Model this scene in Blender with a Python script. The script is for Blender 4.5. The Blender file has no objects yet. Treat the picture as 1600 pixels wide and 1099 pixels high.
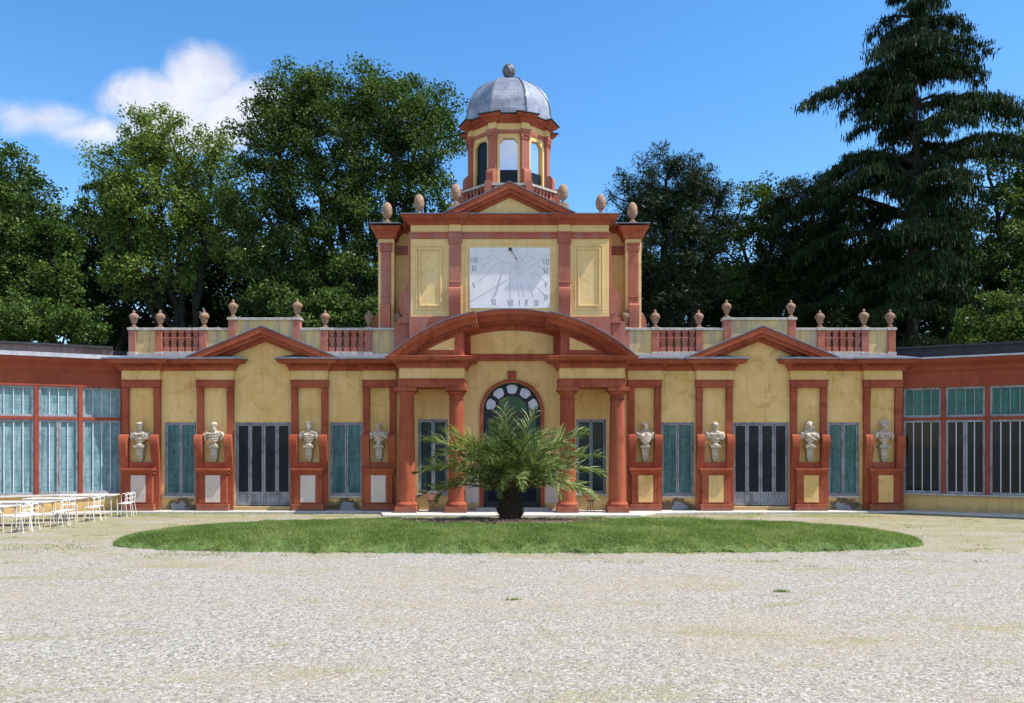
import bpy, bmesh, math, random
import numpy as np
from mathutils import Vector, Matrix

# ------------------------------------------------------------------ camera, sky, sun
S = 1.35                      # everything is laid out in facade units, then scaled to metres
scene = bpy.context.scene
COL = scene.collection
EYE_D, EYE_Z, F = 21.33, 1.75, 1280.0
cam_data = bpy.data.cameras.new('camera')
cam = bpy.data.objects.new('camera', cam_data)
COL.objects.link(cam)
cam.location = (0, -EYE_D * S, EYE_Z * S)
cam.rotation_euler = (math.radians(90), 0, 0)
cam_data.sensor_width = 36
cam_data.lens = F / 1600 * 36
cam_data.shift_y = 142.5 / 1600
cam_data.clip_end = 4000
scene.camera = cam

SUN = Vector((0.52, -0.118, 0.845)).normalized()
sun_el = math.asin(SUN.z)
world = bpy.data.worlds.new('World')
scene.world = world
world.use_nodes = True
scene.view_settings.view_transform = 'Standard'
scene.view_settings.look = 'None'
scene.view_settings.gamma = 1.0
scene.view_settings.exposure = EXPOSURE = 0.50
sl = bpy.data.lights.new('sun', 'SUN')
sl.energy = 4.9
sl.angle = math.radians(0.53)
sl.color = (1.0, 0.95, 0.86)
sun = bpy.data.objects.new('sun', sl)
COL.objects.link(sun)
sun.rotation_euler = (-SUN).to_track_quat('-Z', 'Y').to_euler()


class NT:
    """tiny node-graph helper"""
    def __init__(self, tree):
        self.t = tree
        self.n = tree.nodes
        self.l = tree.links

    def new(self, typ, **kw):
        nd = self.n.new(typ)
        for k, v in kw.items():
            setattr(nd, k, v)
        return nd

    def link(self, a, b):
        self.l.new(a, b)

    def val(self, sock, v):
        if isinstance(v, bpy.types.NodeSocket):
            self.l.new(v, sock)
        elif v is not None:
            if sock.type == 'RGBA' and not hasattr(v, '__len__'):
                v = (v, v, v, 1)
            if sock.type == 'RGBA' and len(v) == 3:
                v = (*v, 1)
            sock.default_value = v

    def math(self, op, a, b=None, c=None, clamp=False):
        nd = self.new('ShaderNodeMath', operation=op, use_clamp=clamp)
        for i, v in enumerate((a, b, c)):
            if v is not None:
                self.val(nd.inputs[i], v)
        return nd.outputs[0]

    def mix(self, fac, a, b, blend='MIX'):
        nd = self.new('ShaderNodeMix', data_type='RGBA', blend_type=blend)
        self.val(nd.inputs[0], fac)
        self.val(nd.inputs[6], a)
        self.val(nd.inputs[7], b)
        return nd.outputs[2]

    def noise(self, vec, scale, detail=3, rough=0.55, dist=0.0):
        nd = self.new('ShaderNodeTexNoise')
        if vec is not None:
            self.link(vec, nd.inputs['Vector'])
        nd.inputs['Scale'].default_value = scale
        nd.inputs['Detail'].default_value = detail
        nd.inputs['Roughness'].default_value = rough
        nd.inputs['Distortion'].default_value = dist
        return nd

    def ramp(self, fac, stops, interp='LINEAR'):
        nd = self.new('ShaderNodeValToRGB')
        nd.color_ramp.interpolation = interp
        els = nd.color_ramp.elements
        while len(els) < len(stops):
            els.new(0.5)
        for e, (p, c) in zip(els, stops):
            e.position = p
            e.color = (c, c, c, 1) if not hasattr(c, '__len__') else (*c[:3], 1)
        self.link(fac, nd.inputs[0])
        return nd.outputs[0]

    def smooth(self, v, lo, hi):
        nd = self.new('ShaderNodeMapRange', interpolation_type='SMOOTHSTEP')
        self.val(nd.inputs[0], v)
        nd.inputs[1].default_value = lo
        nd.inputs[2].default_value = hi
        return nd.outputs[0]

    def mapping(self, vec, scale=(1, 1, 1), loc=(0, 0, 0), rot=(0, 0, 0)):
        nd = self.new('ShaderNodeMapping')
        self.link(vec, nd.inputs[0])
        nd.inputs['Scale'].default_value = scale
        nd.inputs['Location'].default_value = loc
        nd.inputs['Rotation'].default_value = rot
        return nd.outputs[0]


def build_world():
    g = NT(world.node_tree)
    g.n.clear()
    out = g.new('ShaderNodeOutputWorld')
    bg = g.new('ShaderNodeBackground')
    bg.inputs['Strength'].default_value = 0.125
    sky = g.new('ShaderNodeTexSky', sky_type='NISHITA', sun_disc=False)
    sky.sun_elevation = sun_el
    sky.sun_rotation = math.atan2(SUN.x, SUN.y)
    sky.air_density = 1.0
    sky.dust_density = 0.3
    sky.ozone_density = 2.2
    hs = g.new('ShaderNodeHueSaturation')
    hs.inputs['Saturation'].default_value = 1.30
    hs.inputs['Value'].default_value = 1.36
    g.link(sky.outputs[0], hs.inputs['Color'])
    tc = g.new('ShaderNodeTexCoord')
    sep = g.new('ShaderNodeSeparateXYZ')
    g.link(tc.outputs['Generated'], sep.inputs[0])
    x, y, z = sep.outputs
    # clouds are placed by compass direction: u = x/|y|, v = z/|y|
    ay = g.math('MAXIMUM', g.math('ABSOLUTE', y), 0.05)
    u = g.math('DIVIDE', x, ay)
    v = g.math('DIVIDE', z, ay)
    cv = g.new('ShaderNodeCombineXYZ')
    g.link(u, cv.inputs[0]); g.link(v, cv.inputs[1]); g.link(y, cv.inputs[2])
    n1 = g.noise(cv.outputs[0], 9.0, 8, 0.62, 0.25).outputs[0]
    n2 = g.noise(cv.outputs[0], 3.2, 3, 0.5).outputs[0]

    def blob(cx, cz, rx, rz, amp=1.0):
        a = g.math('MULTIPLY', g.math('SUBTRACT', u, cx), 1 / rx)
        b = g.math('MULTIPLY', g.math('SUBTRACT', v, cz), 1 / rz)
        r = g.math('SQRT', g.math('ADD', g.math('MULTIPLY', a, a), g.math('MULTIPLY', b, b)))
        return g.math('MULTIPLY', g.math('SUBTRACT', 1.0, r), amp)
    P = lambda px, py: ((px - 800) / F, (692 - py) / F)
    blobs = []
    for (px, py, rx, ry, amp) in ((318, 120, 74, 62, 1.25), (228, 150, 92, 46, 1.0), (385, 160, 80, 48, 1.0),
                                  (300, 190, 130, 62, 1.2), (60, 186, 95, 30, .52), (140, 205, 80, 26, .45)):
        cx, cz = P(px, py)
        blobs.append(blob(cx, cz, rx / F, ry / F, amp))
    m = blobs[0]
    for b in blobs[1:]:
        m = g.math('MAXIMUM', m, b)
    front = g.math('GREATER_THAN', y, 0.05)
    edge = g.math('ADD', m, g.math('MULTIPLY', g.math('SUBTRACT', n1, 0.5), 1.25))
    edge = g.math('ADD', edge, g.math('MULTIPLY', g.math('SUBTRACT', n2, 0.5), 0.55))
    dens = g.math('MULTIPLY', g.smooth(edge, -0.10, 0.62), front)
    # scattered fair-weather clouds in the half of the sky behind the viewer
    back = g.math('LESS_THAN', y, -0.05)
    bb = g.math('MULTIPLY', g.smooth(g.math('ADD', n2, g.math('MULTIPLY', n1, 0.35)), 0.60, 0.78), back)
    dens = g.math('MAXIMUM', dens, bb)
    shade = g.mix(g.smooth(n1, 0.3, 0.7), (3.9, 4.1, 5.0), (5.6, 5.7, 6.2))
    colr = g.mix(g.math('MULTIPLY', dens, 0.93), hs.outputs[0], shade)
    g.link(colr, bg.inputs[0])
    g.link(bg.outputs[0], out.inputs[0])


build_world()

# ------------------------------------------------------------------ helpers
ROOT = {}


def tag(o, label=None, cat=None, group=None, kind=None):
    if label: o['label'] = label
    if cat: o['category'] = cat
    if group: o['group'] = group
    if kind: o['kind'] = kind
    return o


def thing(name, label, cat, loc=(0, 0, 0), group=None, rz=0):
    o = bpy.data.objects.new(name, None)
    COL.objects.link(o)
    o.location = loc
    o.rotation_euler = (0, 0, rz)
    o.empty_display_size = 0.2
    ROOT[o] = Vector(loc)
    return tag(o, label, cat, group)


def copy_tree(o, parent=None):
    c = o.copy()
    COL.objects.link(c)
    c.parent = parent
    for ch in list(o.children):
        copy_tree(ch, c)
    return c


class MB:
    """collects shapes into one mesh"""
    def __init__(self, M=None):
        self.v, self.f, self.M = [], [], M

    def add(self, vs, fs):
        b = len(self.v)
        if self.M is not None:
            vs = [self.M @ Vector(p) for p in vs]
        self.v += [tuple(p) for p in vs]
        self.f += [tuple(i + b for i in f) for f in fs]
        return self

    def box(self, x0, x1, y0, y1, z0, z1):
        if x0 > x1: x0, x1 = x1, x0
        vs = [(x0, y0, z0), (x1, y0, z0), (x1, y1, z0), (x0, y1, z0),
              (x0, y0, z1), (x1, y0, z1), (x1, y1, z1), (x0, y1, z1)]
        return self.add(vs, [(0, 3, 2, 1), (4, 5, 6, 7), (0, 1, 5, 4), (1, 2, 6, 5), (2, 3, 7, 6), (3, 0, 4, 7)])

    def frustum(self, cx, cy, z0, z1, w0, d0, w1, d1):
        a = [(cx - w0, cy - d0, z0), (cx + w0, cy - d0, z0), (cx + w0, cy + d0, z0), (cx - w0, cy + d0, z0)]
        b = [(cx - w1, cy - d1, z1), (cx + w1, cy - d1, z1), (cx + w1, cy + d1, z1), (cx - w1, cy + d1, z1)]
        return self.add(a + b, [(0, 3, 2, 1), (4, 5, 6, 7), (0, 1, 5, 4), (1, 2, 6, 5), (2, 3, 7, 6), (3, 0, 4, 7)])

    def prism_y(self, poly, y0, y1):
        """polygon in XZ extruded along y"""
        n = len(poly)
        vs = [(x, y0, z) for x, z in poly] + [(x, y1, z) for x, z in poly]
        fs = [tuple(range(n)), tuple(range(2 * n - 1, n - 1, -1))]
        fs += [(i, i + n, (i + 1) % n + n, (i + 1) % n) for i in range(n)]
        return self.add(vs, fs)

    def prism_x(self, poly, x0, x1):
        """polygon in YZ extruded along x"""
        n = len(poly)
        vs = [(x0, y, z) for y, z in poly] + [(x1, y, z) for y, z in poly]
        fs = [tuple(range(n)), tuple(range(2 * n - 1, n - 1, -1))]
        fs += [(i, i + n, (i + 1) % n + n, (i + 1) % n) for i in range(n)]
        return self.add(vs, fs)

    def prism_z(self, poly, z0, z1):
        n = len(poly)
        vs = [(x, y, z0) for x, y in poly] + [(x, y, z1) for x, y in poly]
        fs = [tuple(range(n)), tuple(range(2 * n - 1, n - 1, -1))]
        fs += [(i, i + n, (i + 1) % n + n, (i + 1) % n) for i in range(n)]
        return self.add(vs, fs)

    def lathe(self, cx, cy, prof, n=24, rot=0.0):
        """prof: list of (r, z)"""
        vs = []
        for r, z in prof:
            for i in range(n):
                a = rot + 2 * math.pi * i / n
                vs.append((cx + r * math.cos(a), cy + r * math.sin(a), z))
        fs = []
        for k in range(len(prof) - 1):
            for i in range(n):
                j = (i + 1) % n
                fs.append((k * n + i, k * n + j, (k + 1) * n + j, (k + 1) * n + i))
        fs.append(tuple(range(n - 1, -1, -1)))
        fs.append(tuple((len(prof) - 1) * n + i for i in range(n)))
        return self.add(vs, fs)

    def sweep(self, path, prof, closed=False, caps=True):
        """sweep profile (out, z) along an XY path; 'out' is to the right of travel"""
        n = len(path)
        P = [Vector((p[0], p[1])) for p in path]
        offs = []
        for i in range(n):
            ds = []
            if i > 0 or closed:
                ds.append((P[i] - P[i - 1]).normalized())
            if i < n - 1 or closed:
                ds.append((P[(i + 1) % n] - P[i]).normalized())
            ns = [Vector((d.y, -d.x)) for d in ds]
            if len(ns) == 2:
                m = (ns[0] + ns[1])
                m = m / max(1e-6, (m.length_squared / 2))
            else:
                m = ns[0]
            offs.append(m)
        k = len(prof)
        vs = []
        for i in range(n):
            for o, z in prof:
                q = P[i] + offs[i] * o
                vs.append((q.x, q.y, z))
        fs = []
        for i in range(n if closed else n - 1):
            j = (i + 1) % n
            for a in range(k):
                b = (a + 1) % k
                fs.append((i * k + a, i * k + b, j * k + b, j * k + a))
        if caps and not closed:
            fs.append(tuple(range(k)))
            fs.append(tuple((n - 1) * k + a for a in range(k - 1, -1, -1)))
        return self.add(vs, fs)

    def arc(self, cx, cz, a0, a1, prof, n=24):
        """profile (r, y) swept about (cx, cz) in the XZ plane from angle a0 to a1 (degrees)"""
        k = len(prof)
        vs = []
        for i in range(n + 1):
            a = math.radians(a0 + (a1 - a0) * i / n)
            for r, y in prof:
                vs.append((cx + r * math.cos(a), y, cz + r * math.sin(a)))
        fs = []
        for i in range(n):
            for p in range(k):
                q = (p + 1) % k
                fs.append((i * k + p, i * k + q, (i + 1) * k + q, (i + 1) * k + p))
        fs.append(tuple(range(k)))
        fs.append(tuple(n * k + p for p in range(k - 1, -1, -1)))
        return self.add(vs, fs)

    def tube(self, pts, radii, n=6):
        pts = [Vector(p) for p in pts]
        if not hasattr(radii, '__len__'):
            radii = [radii] * len(pts)
        vs, fs = [], []
        up = Vector((0.13, 0.21, 0.97))
        for i, p in enumerate(pts):
            d = (pts[min(i + 1, len(pts) - 1)] - pts[max(i - 1, 0)]).normalized()
            a = d.cross(up)
            if a.length < 0.05:
                a = d.cross(Vector((1, 0.1, 0)))
            a.normalize()
            b = d.cross(a)
            for q in range(n):
                t = 2 * math.pi * q / n
                vs.append(p + (a * math.cos(t) + b * math.sin(t)) * radii[i])
        for i in range(len(pts) - 1):
            for q in range(n):
                r = (q + 1) % n
                fs.append((i * n + q, i * n + r, (i + 1) * n + r, (i + 1) * n + q))
        fs.append(tuple(range(n - 1, -1, -1)))
        fs.append(tuple((len(pts) - 1) * n + q for q in range(n)))
        return self.add(vs, fs)

    def ellipsoid(self, c, r, n=12, m=8, R=None):
        vs, fs = [], []
        c = Vector(c)
        for i in range(m + 1):
            th = math.pi * i / m
            for j in range(n):
                ph = 2 * math.pi * j / n
                p = Vector((r[0] * math.sin(th) * math.cos(ph), r[1] * math.sin(th) * math.sin(ph), r[2] * math.cos(th)))
                if R is not None:
                    p = R @ p
                vs.append(c + p)
        for i in range(m):
            for j in range(n):
                k = (j + 1) % n
                fs.append((i * n + j, i * n + k, (i + 1) * n + k, (i + 1) * n + j))
        return self.add(vs, fs)

    def build(self, name, mat, parent=None, smooth=None, bevel=0.0, root=None):
        me = bpy.data.meshes.new(name)
        org = Vector((0, 0, 0))
        p = parent
        while p is not None:
            if p in ROOT:
                org = ROOT[p]
            p = p.parent
        me.from_pydata([(x - org.x, y - org.y, z - org.z) for x, y, z in self.v], [], self.f)
        bm = bmesh.new()
        bm.from_mesh(me)
        if bevel or smooth is not None:
            bmesh.ops.remove_doubles(bm, verts=bm.verts, dist=1e-5)
        bmesh.ops.recalc_face_normals(bm, faces=bm.faces)
        bm.to_mesh(me)
        bm.free()
        if smooth is not None:
            me.polygons.foreach_set('use_smooth', [True] * len(me.polygons))
            me.set_sharp_from_angle(angle=math.radians(smooth))
        me.materials.append(mat)
        o = bpy.data.objects.new(name, me)
        COL.objects.link(o)
        if parent is not None:
            o.parent = parent
        if bevel:
            m = o.modifiers.new('bevel', 'BEVEL')
            m.width = bevel
            m.segments = 1
            m.limit_method = 'ANGLE'
            m.angle_limit = math.radians(50)
        return o


# ------------------------------------------------------------------ materials
MATS = {}


def principled(name):
    m = bpy.data.materials.new(name)
    m.use_nodes = True
    g = NT(m.node_tree)
    b = g.n.get('Principled BSDF')
    tc = g.new('ShaderNodeTexCoord')
    MATS[name] = m
    return m, g, b, tc.outputs['Object']


def bump(g, b, height, strength=0.3, dist=0.01):
    nd = g.new('ShaderNodeBump')
    nd.inputs['Strength'].default_value = strength
    nd.inputs['Distance'].default_value = dist
    g.link(height, nd.inputs['Height'])
    g.link(nd.outputs[0], b.inputs['Normal'])


def stucco(name, base, light, dark, streak=0.0, stains=False, rough=0.88, grime=0.25):
    m, g, b, co = principled(name)
    big = g.noise(co, 0.7, 4, 0.6, 0.4).outputs[0]
    mid = g.noise(co, 4.5, 5, 0.65, 0.2).outputs[0]
    fine = g.noise(co, 60, 3, 0.6).outputs[0]
    c = g.mix(g.smooth(big, 0.36, 0.66), base, light)
    c = g.mix(g.math('MULTIPLY', g.smooth(mid, 0.52, 0.75), 0.55), c, dark)
    c = g.mix(g.math('MULTIPLY', g.smooth(g.noise(co, 17, 4, .7).outputs[0], 0.58, 0.75), 0.28), c, light)
    wash = g.noise(co, 1.6, 6, 0.72, 0.8).outputs[0]
    c = g.mix(g.math('MULTIPLY', g.smooth(wash, 0.53, 0.60), 0.6), c, light)
    c = g.mix(g.math('MULTIPLY', g.math('SUBTRACT', 1.0, g.smooth(wash, 0.38, 0.44)), 0.55), c, dark)
    # rain streaks
    st = g.noise(g.mapping(co, (9, 9, 0.55)), 1.0, 4, 0.7).outputs[0]
    c = g.mix(g.math('MULTIPLY', g.smooth(st, 0.50, 0.66), grime), c, tuple(x * 0.55 for x in base))
    if streak:
        s2 = g.noise(g.mapping(co, (4.5, 4.5, 0.35), (3, 1, 0)), 1.0, 5, 0.7).outputs[0]
        c = g.mix(g.math('MULTIPLY', g.smooth(s2, 0.44, 0.62), streak), c, (0.23, 0.24, 0.26))
        s3 = g.noise(g.mapping(co, (7, 7, 0.8), (7, 2, 3)), 1.0, 5, 0.75).outputs[0]
        c = g.mix(g.math('MULTIPLY', g.smooth(s3, 0.56, 0.68), streak), c, (0.06, 0.06, 0.055))
    sep = g.new('ShaderNodeSeparateXYZ')
    g.link(co, sep.inputs[0])
    x, y, z = sep.outputs
    # splash-back dirt at the foot of the walls
    low = g.math('SUBTRACT', 1.0, g.smooth(g.math('ADD', z, g.math('MULTIPLY', g.math('SUBTRACT', mid, 0.5), 0.5)), 0.0, 0.22))
    c = g.mix(g.math('MULTIPLY', low, 0.45), c, (0.16, 0.13, 0.10))
    if stains:
        ax = g.math('ABSOLUTE', x)
        tot = None
        for cx in (8.62, 4.30):
            dx = g.math('MULTIPLY', g.math('SUBTRACT', ax, cx), 1 / 0.42)
            dz = g.math('MULTIPLY', g.math('SUBTRACT', z, 0.06), 1 / 0.26)
            r = g.math('SQRT', g.math('ADD', g.math('MULTIPLY', dx, dx), g.math('MULTIPLY', dz, dz)))
            r = g.math('ADD', r, g.math('MULTIPLY', g.math('SUBTRACT', g.noise(co, 4.5, 5, .7).outputs[0], 0.5), 1.9))
            tot = r if tot is None else g.math('MINIMUM', tot, r)
        c = g.mix(g.math('SUBTRACT', 1.0, g.smooth(tot, 0.75, 1.25)), c, (0.10, 0.08, 0.045))
        c = g.mix(g.math('SUBTRACT', 1.0, g.smooth(tot, 0.42, 0.56)), c, (0.24, 0.24, 0.25))
    g.link(c, b.inputs['Base Color'])
    b.inputs['Roughness'].default_value = rough
    h = g.math('ADD', g.math('MULTIPLY', fine, 0.5), mid)
    bump(g, b, h, 0.5, 0.012)
    return m


Y = stucco('ochre_plaster', (0.66, 0.415, 0.14), (0.74, 0.51, 0.22), (0.52, 0.30, 0.085), stains=True, grime=.24)
YP = stucco('weathered_ochre_parapet', (0.60, 0.42, 0.16), (0.62, 0.46, 0.20), (0.46, 0.33, 0.13), streak=0.5)
YT = stucco('pale_ochre_plaster', (0.68, 0.47, 0.19), (0.74, 0.54, 0.25), (0.57, 0.37, 0.13), grime=.15)
R = stucco('red_plaster', (0.285, 0.052, 0.020), (0.37, 0.092, 0.040), (0.19, 0.033, 0.015), grime=.45)
RP = stucco('faded_red_plaster', (0.36, 0.097, 0.055), (0.41, 0.13, 0.078), (0.27, 0.072, 0.042), streak=0.25)
RW = stucco('red_window_wood', (0.25, 0.045, 0.020), (0.30, 0.062, 0.028), (0.18, 0.032, 0.016))
PK = stucco('pale_primer_plaster', (0.62, 0.50, 0.44), (0.66, 0.56, 0.50), (0.55, 0.40, 0.33))
YW = stucco('wing_base_plaster', (0.62, 0.40, 0.14), (0.66, 0.44, 0.18), (0.50, 0.31, 0.10))
BR = stucco('brown_flashing', (0.13, 0.075, 0.065), (0.20, 0.14, 0.13), (0.09, 0.05, 0.045), streak=.35)


def simple(name, col, rough=0.6, metal=0.0, var=0.25, scale=8, coat=0, bstr=0.2, spec=None):
    m, g, b, co = principled(name)
    n = g.noise(co, scale, 5, 0.65).outputs[0]
    n2 = g.noise(co, scale * 7, 3, 0.6).outputs[0]
    t = g.math('ADD', g.math('MULTIPLY', n, 0.7), g.math('MULTIPLY', n2, 0.3))
    c = g.mix(g.smooth(t, 0.3, 0.7), tuple(x * (1 - var) for x in col), tuple(min(1, x * (1 + var)) for x in col))
    g.link(c, b.inputs['Base Color'])
    b.inputs['Roughness'].default_value = rough
    b.inputs['Metallic'].default_value = metal
    if coat:
        b.inputs['Coat Weight'].default_value = coat
        b.inputs['Coat Roughness'].default_value = 0.03
    if spec is not None:
        b.inputs['Specular IOR Level'].default_value = spec
    if bstr:
        bump(g, b, t, bstr, 0.01)
    return m


LEAD = simple('lead_sheet', (0.17, 0.185, 0.22), 0.42, 0.35, .3, 3)
GUTTER = simple('zinc_gutter', (0.42, 0.42, 0.46), 0.45, 0.2, .25, 6)
BLACKFELT = simple('black_roof_felt', (0.025, 0.026, 0.032), 0.8, 0, .4, 5)
STONECAP = simple('weathered_stone_coping', (0.42, 0.38, 0.34), 0.9, 0, .35, 9)
PAVE = simple('pale_paving_stone', (0.52, 0.49, 0.46), 0.85, 0, .14, 5)
WHITE = simple('white_painted_metal', (0.80, 0.78, 0.75), 0.4, 0, .08, 10, bstr=0.05)
TOP = simple('grey_table_top', (0.55, 0.50, 0.45), 0.55, 0, .2, 12)
IRON = simple('dark_iron', (0.03, 0.03, 0.035), 0.5, 0.6, .3, 20)
TERRA = simple('terracotta', (0.42, 0.20, 0.13), 0.85, 0, .28, 12)
TERRAD = simple('lichened_terracotta', (0.25, 0.15, 0.10), 0.92, 0, .5, 14, bstr=.5)
ACORN = simple('tan_terracotta', (0.31, 0.195, 0.125), 0.88, 0, .5, 11, bstr=.5)
BARK = simple('bark', (0.024, 0.021, 0.017), 0.95, 0, .4, 6, bstr=.8)
BARW = simple('white_window_bar', (0.60, 0.62, 0.66), 0.6, 0, .25, 30)
MULCH = simple('bark_mulch', (0.13, 0.085, 0.065), 0.95, 0, .7, 30, bstr=1.0)
REVEAL = simple('dark_interior', (0.02, 0.022, 0.025), 0.9, 0, .3, 4)


def peeling(name, paint, wood, rough=.7):
    m, g, b, co = principled(name)
    n = g.noise(g.mapping(co, (30, 30, 5)), 1.0, 6, 0.75, 0.4).outputs[0]
    n2 = g.noise(co, 3, 3, 0.6).outputs[0]
    f = g.smooth(g.math('ADD', n, g.math('MULTIPLY', g.math('SUBTRACT', n2, 0.5), 0.5)), 0.44, 0.62)
    c = g.mix(g.math('MULTIPLY', f, .75), paint, wood)
    g.link(c, b.inputs['Base Color'])
    b.inputs['Roughness'].default_value = rough
    bump(g, b, n, 0.4, 0.005)
    return m


FRAME = peeling('peeling_grey_blue_paint', (0.30, 0.31, 0.345), (0.12, 0.11, 0.115))
DOORW = peeling('peeling_grey_door_paint', (0.27, 0.28, 0.315), (0.10, 0.095, 0.105))


def curtain(name, col, dark, fold=1.0, coat=.22, seams=True, cr=0.04):
    m, g, b, co = principled(name)
    info = g.new('ShaderNodeObjectInfo')
    off = g.new('ShaderNodeCombineXYZ')
    g.link(g.math('MULTIPLY', info.outputs['Random'], 37.0), off.inputs[0])
    g.link(g.math('MULTIPLY', info.outputs['Random'], 11.0), off.inputs[2])
    va = g.new('ShaderNodeVectorMath', operation='ADD')
    g.link(co, va.inputs[0]); g.link(off.outputs[0], va.inputs[1])
    p = va.outputs[0]
    fo = g.noise(g.mapping(p, (10, 3, 0.9)), 1.0, 4, 0.6, 0.6).outputs[0]
    cr2 = g.noise(p, 5, 5, 0.65, 1.2).outputs[0]
    t = g.math('ADD', g.math('MULTIPLY', fo, 0.6), g.math('MULTIPLY', cr2, 0.4))
    c = g.mix(g.smooth(t, 0.34, 0.66), dark, col)  # fold shading is in the colour: dark creases, light ridges
    if seams:
        sep = g.new('ShaderNodeSeparateXYZ')
        g.link(co, sep.inputs[0])
        fr = g.math('FRACT', g.math('MULTIPLY', sep.outputs[2], 2.35))
        ln = g.math('LESS_THAN', g.math('ABSOLUTE', g.math('SUBTRACT', fr, 0.5)), 0.018)
        c = g.mix(g.math('MULTIPLY', ln, 0.5), c, tuple(x * 0.5 for x in dark))
    g.link(c, b.inputs['Base Color'])
    b.inputs['Roughness'].default_value = 0.85
    b.inputs['Specular IOR Level'].default_value = 0.1
    b.inputs['Coat Weight'].default_value = coat
    b.inputs['Coat Roughness'].default_value = cr
    b.inputs['Coat IOR'].default_value = 1.5
    nd = g.new('ShaderNodeBump')
    nd.inputs['Strength'].default_value = 0.9 * fold
    nd.inputs['Distance'].default_value = 0.04
    g.link(t, nd.inputs['Height'])
    g.link(nd.outputs[0], b.inputs['Normal'])
    return m


TEAL = curtain('teal_curtain_behind_glass', (0.095, 0.205, 0.20), (0.030, 0.085, 0.088))
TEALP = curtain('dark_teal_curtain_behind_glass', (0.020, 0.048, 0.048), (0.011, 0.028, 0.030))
TURQ = curtain('turquoise_sheet_behind_glass', (0.25, 0.38, 0.41), (0.085, 0.19, 0.22), 1.3)
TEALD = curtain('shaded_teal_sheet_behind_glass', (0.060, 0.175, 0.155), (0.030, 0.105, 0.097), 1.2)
NAVY = curtain('dark_glass_over_dark_curtain', (0.014, 0.020, 0.031), (0.006, 0.009, 0.015), .5)
BLACKG = curtain('baked_dark_glass', (0.010, 0.011, 0.014), (0.006, 0.007, 0.009), .1, .5, False)  # near-black colour carries the unlit rooms and the lantern's dark reflections
GREENG = curtain('green_cloth_behind_glass', (0.012, 0.10, 0.045), (0.006, 0.05, 0.025), .6, .5, False)
PEARL = curtain('frosted_fanlight_glass', (0.58, 0.60, 0.68), (0.42, 0.45, 0.54), .4, .6, False)


def lantern_glass():
    m, g, b, co = principled('lantern_glass')
    b.inputs['Base Color'].default_value = (0.62, 0.68, 0.74, 1)
    b.inputs['Metallic'].default_value = 0.85
    b.inputs['Roughness'].default_value = 0.02
    b.inputs['IOR'].default_value = 1.5
    b.inputs['Specular IOR Level'].default_value = 1.0
    b.inputs['Coat Weight'].default_value = 1.0
    b.inputs['Coat IOR'].default_value = 2.4
    b.inputs['Coat Roughness'].default_value = 0.01
    return m


LGLASS = lantern_glass()


def dome_lead():
    m, g, b, co = principled('dome_lead_sheet')
    n = g.noise(co, 2.5, 5, 0.7).outputs[0]
    n2 = g.noise(co, 30, 4, 0.7).outputs[0]
    br = g.new('ShaderNodeTexBrick')
    sep = g.new('ShaderNodeSeparateXYZ')
    g.link(g.mapping(co, (1, 1, 1), (.09, -2.3, 0)), sep.inputs[0])
    ang = g.math('ARCTAN2', sep.outputs[1], sep.outputs[0])
    cb = g.new('ShaderNodeCombineXYZ')
    g.link(g.math('MULTIPLY', ang, 1.0), cb.inputs[0])
    g.link(sep.outputs[2], cb.inputs[1])
    g.link(cb.outputs[0], br.inputs[0])
    br.inputs['Scale'].default_value = 1.0
    br.inputs['Brick Width'].default_value = .39
    br.inputs['Row Height'].default_value = .31
    br.inputs['Mortar Size'].default_value = 0.010
    br.inputs['Color1'].default_value = (0.8, 0.8, 0.8, 1)
    br.inputs['Color2'].default_value = (1, 1, 1, 1)
    br.inputs['Mortar'].default_value = (0.6, 0.6, 0.6, 1)
    c = g.mix(g.smooth(n, 0.35, 0.7), (0.20, 0.225, 0.28), (0.40, 0.43, 0.49))
    c = g.mix(g.math('MULTIPLY', g.smooth(n2, 0.45, 0.7), 0.35), c, (0.62, 0.62, 0.66))
    c = g.mix(1.0, c, br.outputs[0], 'MULTIPLY')
    g.link(c, b.inputs['Base Color'])
    b.inputs['Roughness'].default_value = 0.42
    b.inputs['Metallic'].default_value = 0.3
    bump(g, b, g.math('ADD', br.outputs[0], g.math('MULTIPLY', n2, 0.4)), 0.5, 0.012)
    return m


DOME = dome_lead()


def marble(name, col, dark, scale=9):
    m, g, b, co = principled(name)
    n = g.noise(co, scale, 6, 0.7, 0.4).outputs[0]
    n2 = g.noise(co, scale * 5, 4, 0.6).outputs[0]
    c = g.mix(g.smooth(n, 0.40, 0.68), col, dark)
    c = g.mix(g.math('MULTIPLY', g.smooth(n2, 0.5, 0.75), 0.5), c, tuple(x * 0.5 for x in dark))
    g.link(c, b.inputs['Base Color'])
    b.inputs['Roughness'].default_value = 0.75
    bump(g, b, n2, 0.35, 0.006)
    return m


BUST = marble('weathered_marble', (0.60, 0.50, 0.39), (0.27, 0.215, 0.17), 14)
BRACK = marble('weathered_limestone', (0.48, 0.43, 0.34), (0.30, 0.26, 0.20))
DIAL = simple('white_dial_plaster', (0.70, 0.69, 0.70), 0.7, 0, .09, 3, bstr=.15)
INK = simple('grey_dial_paint', (0.26, 0.27, 0.32), 0.8, 0, .2, 10)
INKF = simple('faint_dial_paint', (0.47, 0.48, 0.53), 0.8, 0, .15, 10)


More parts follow.
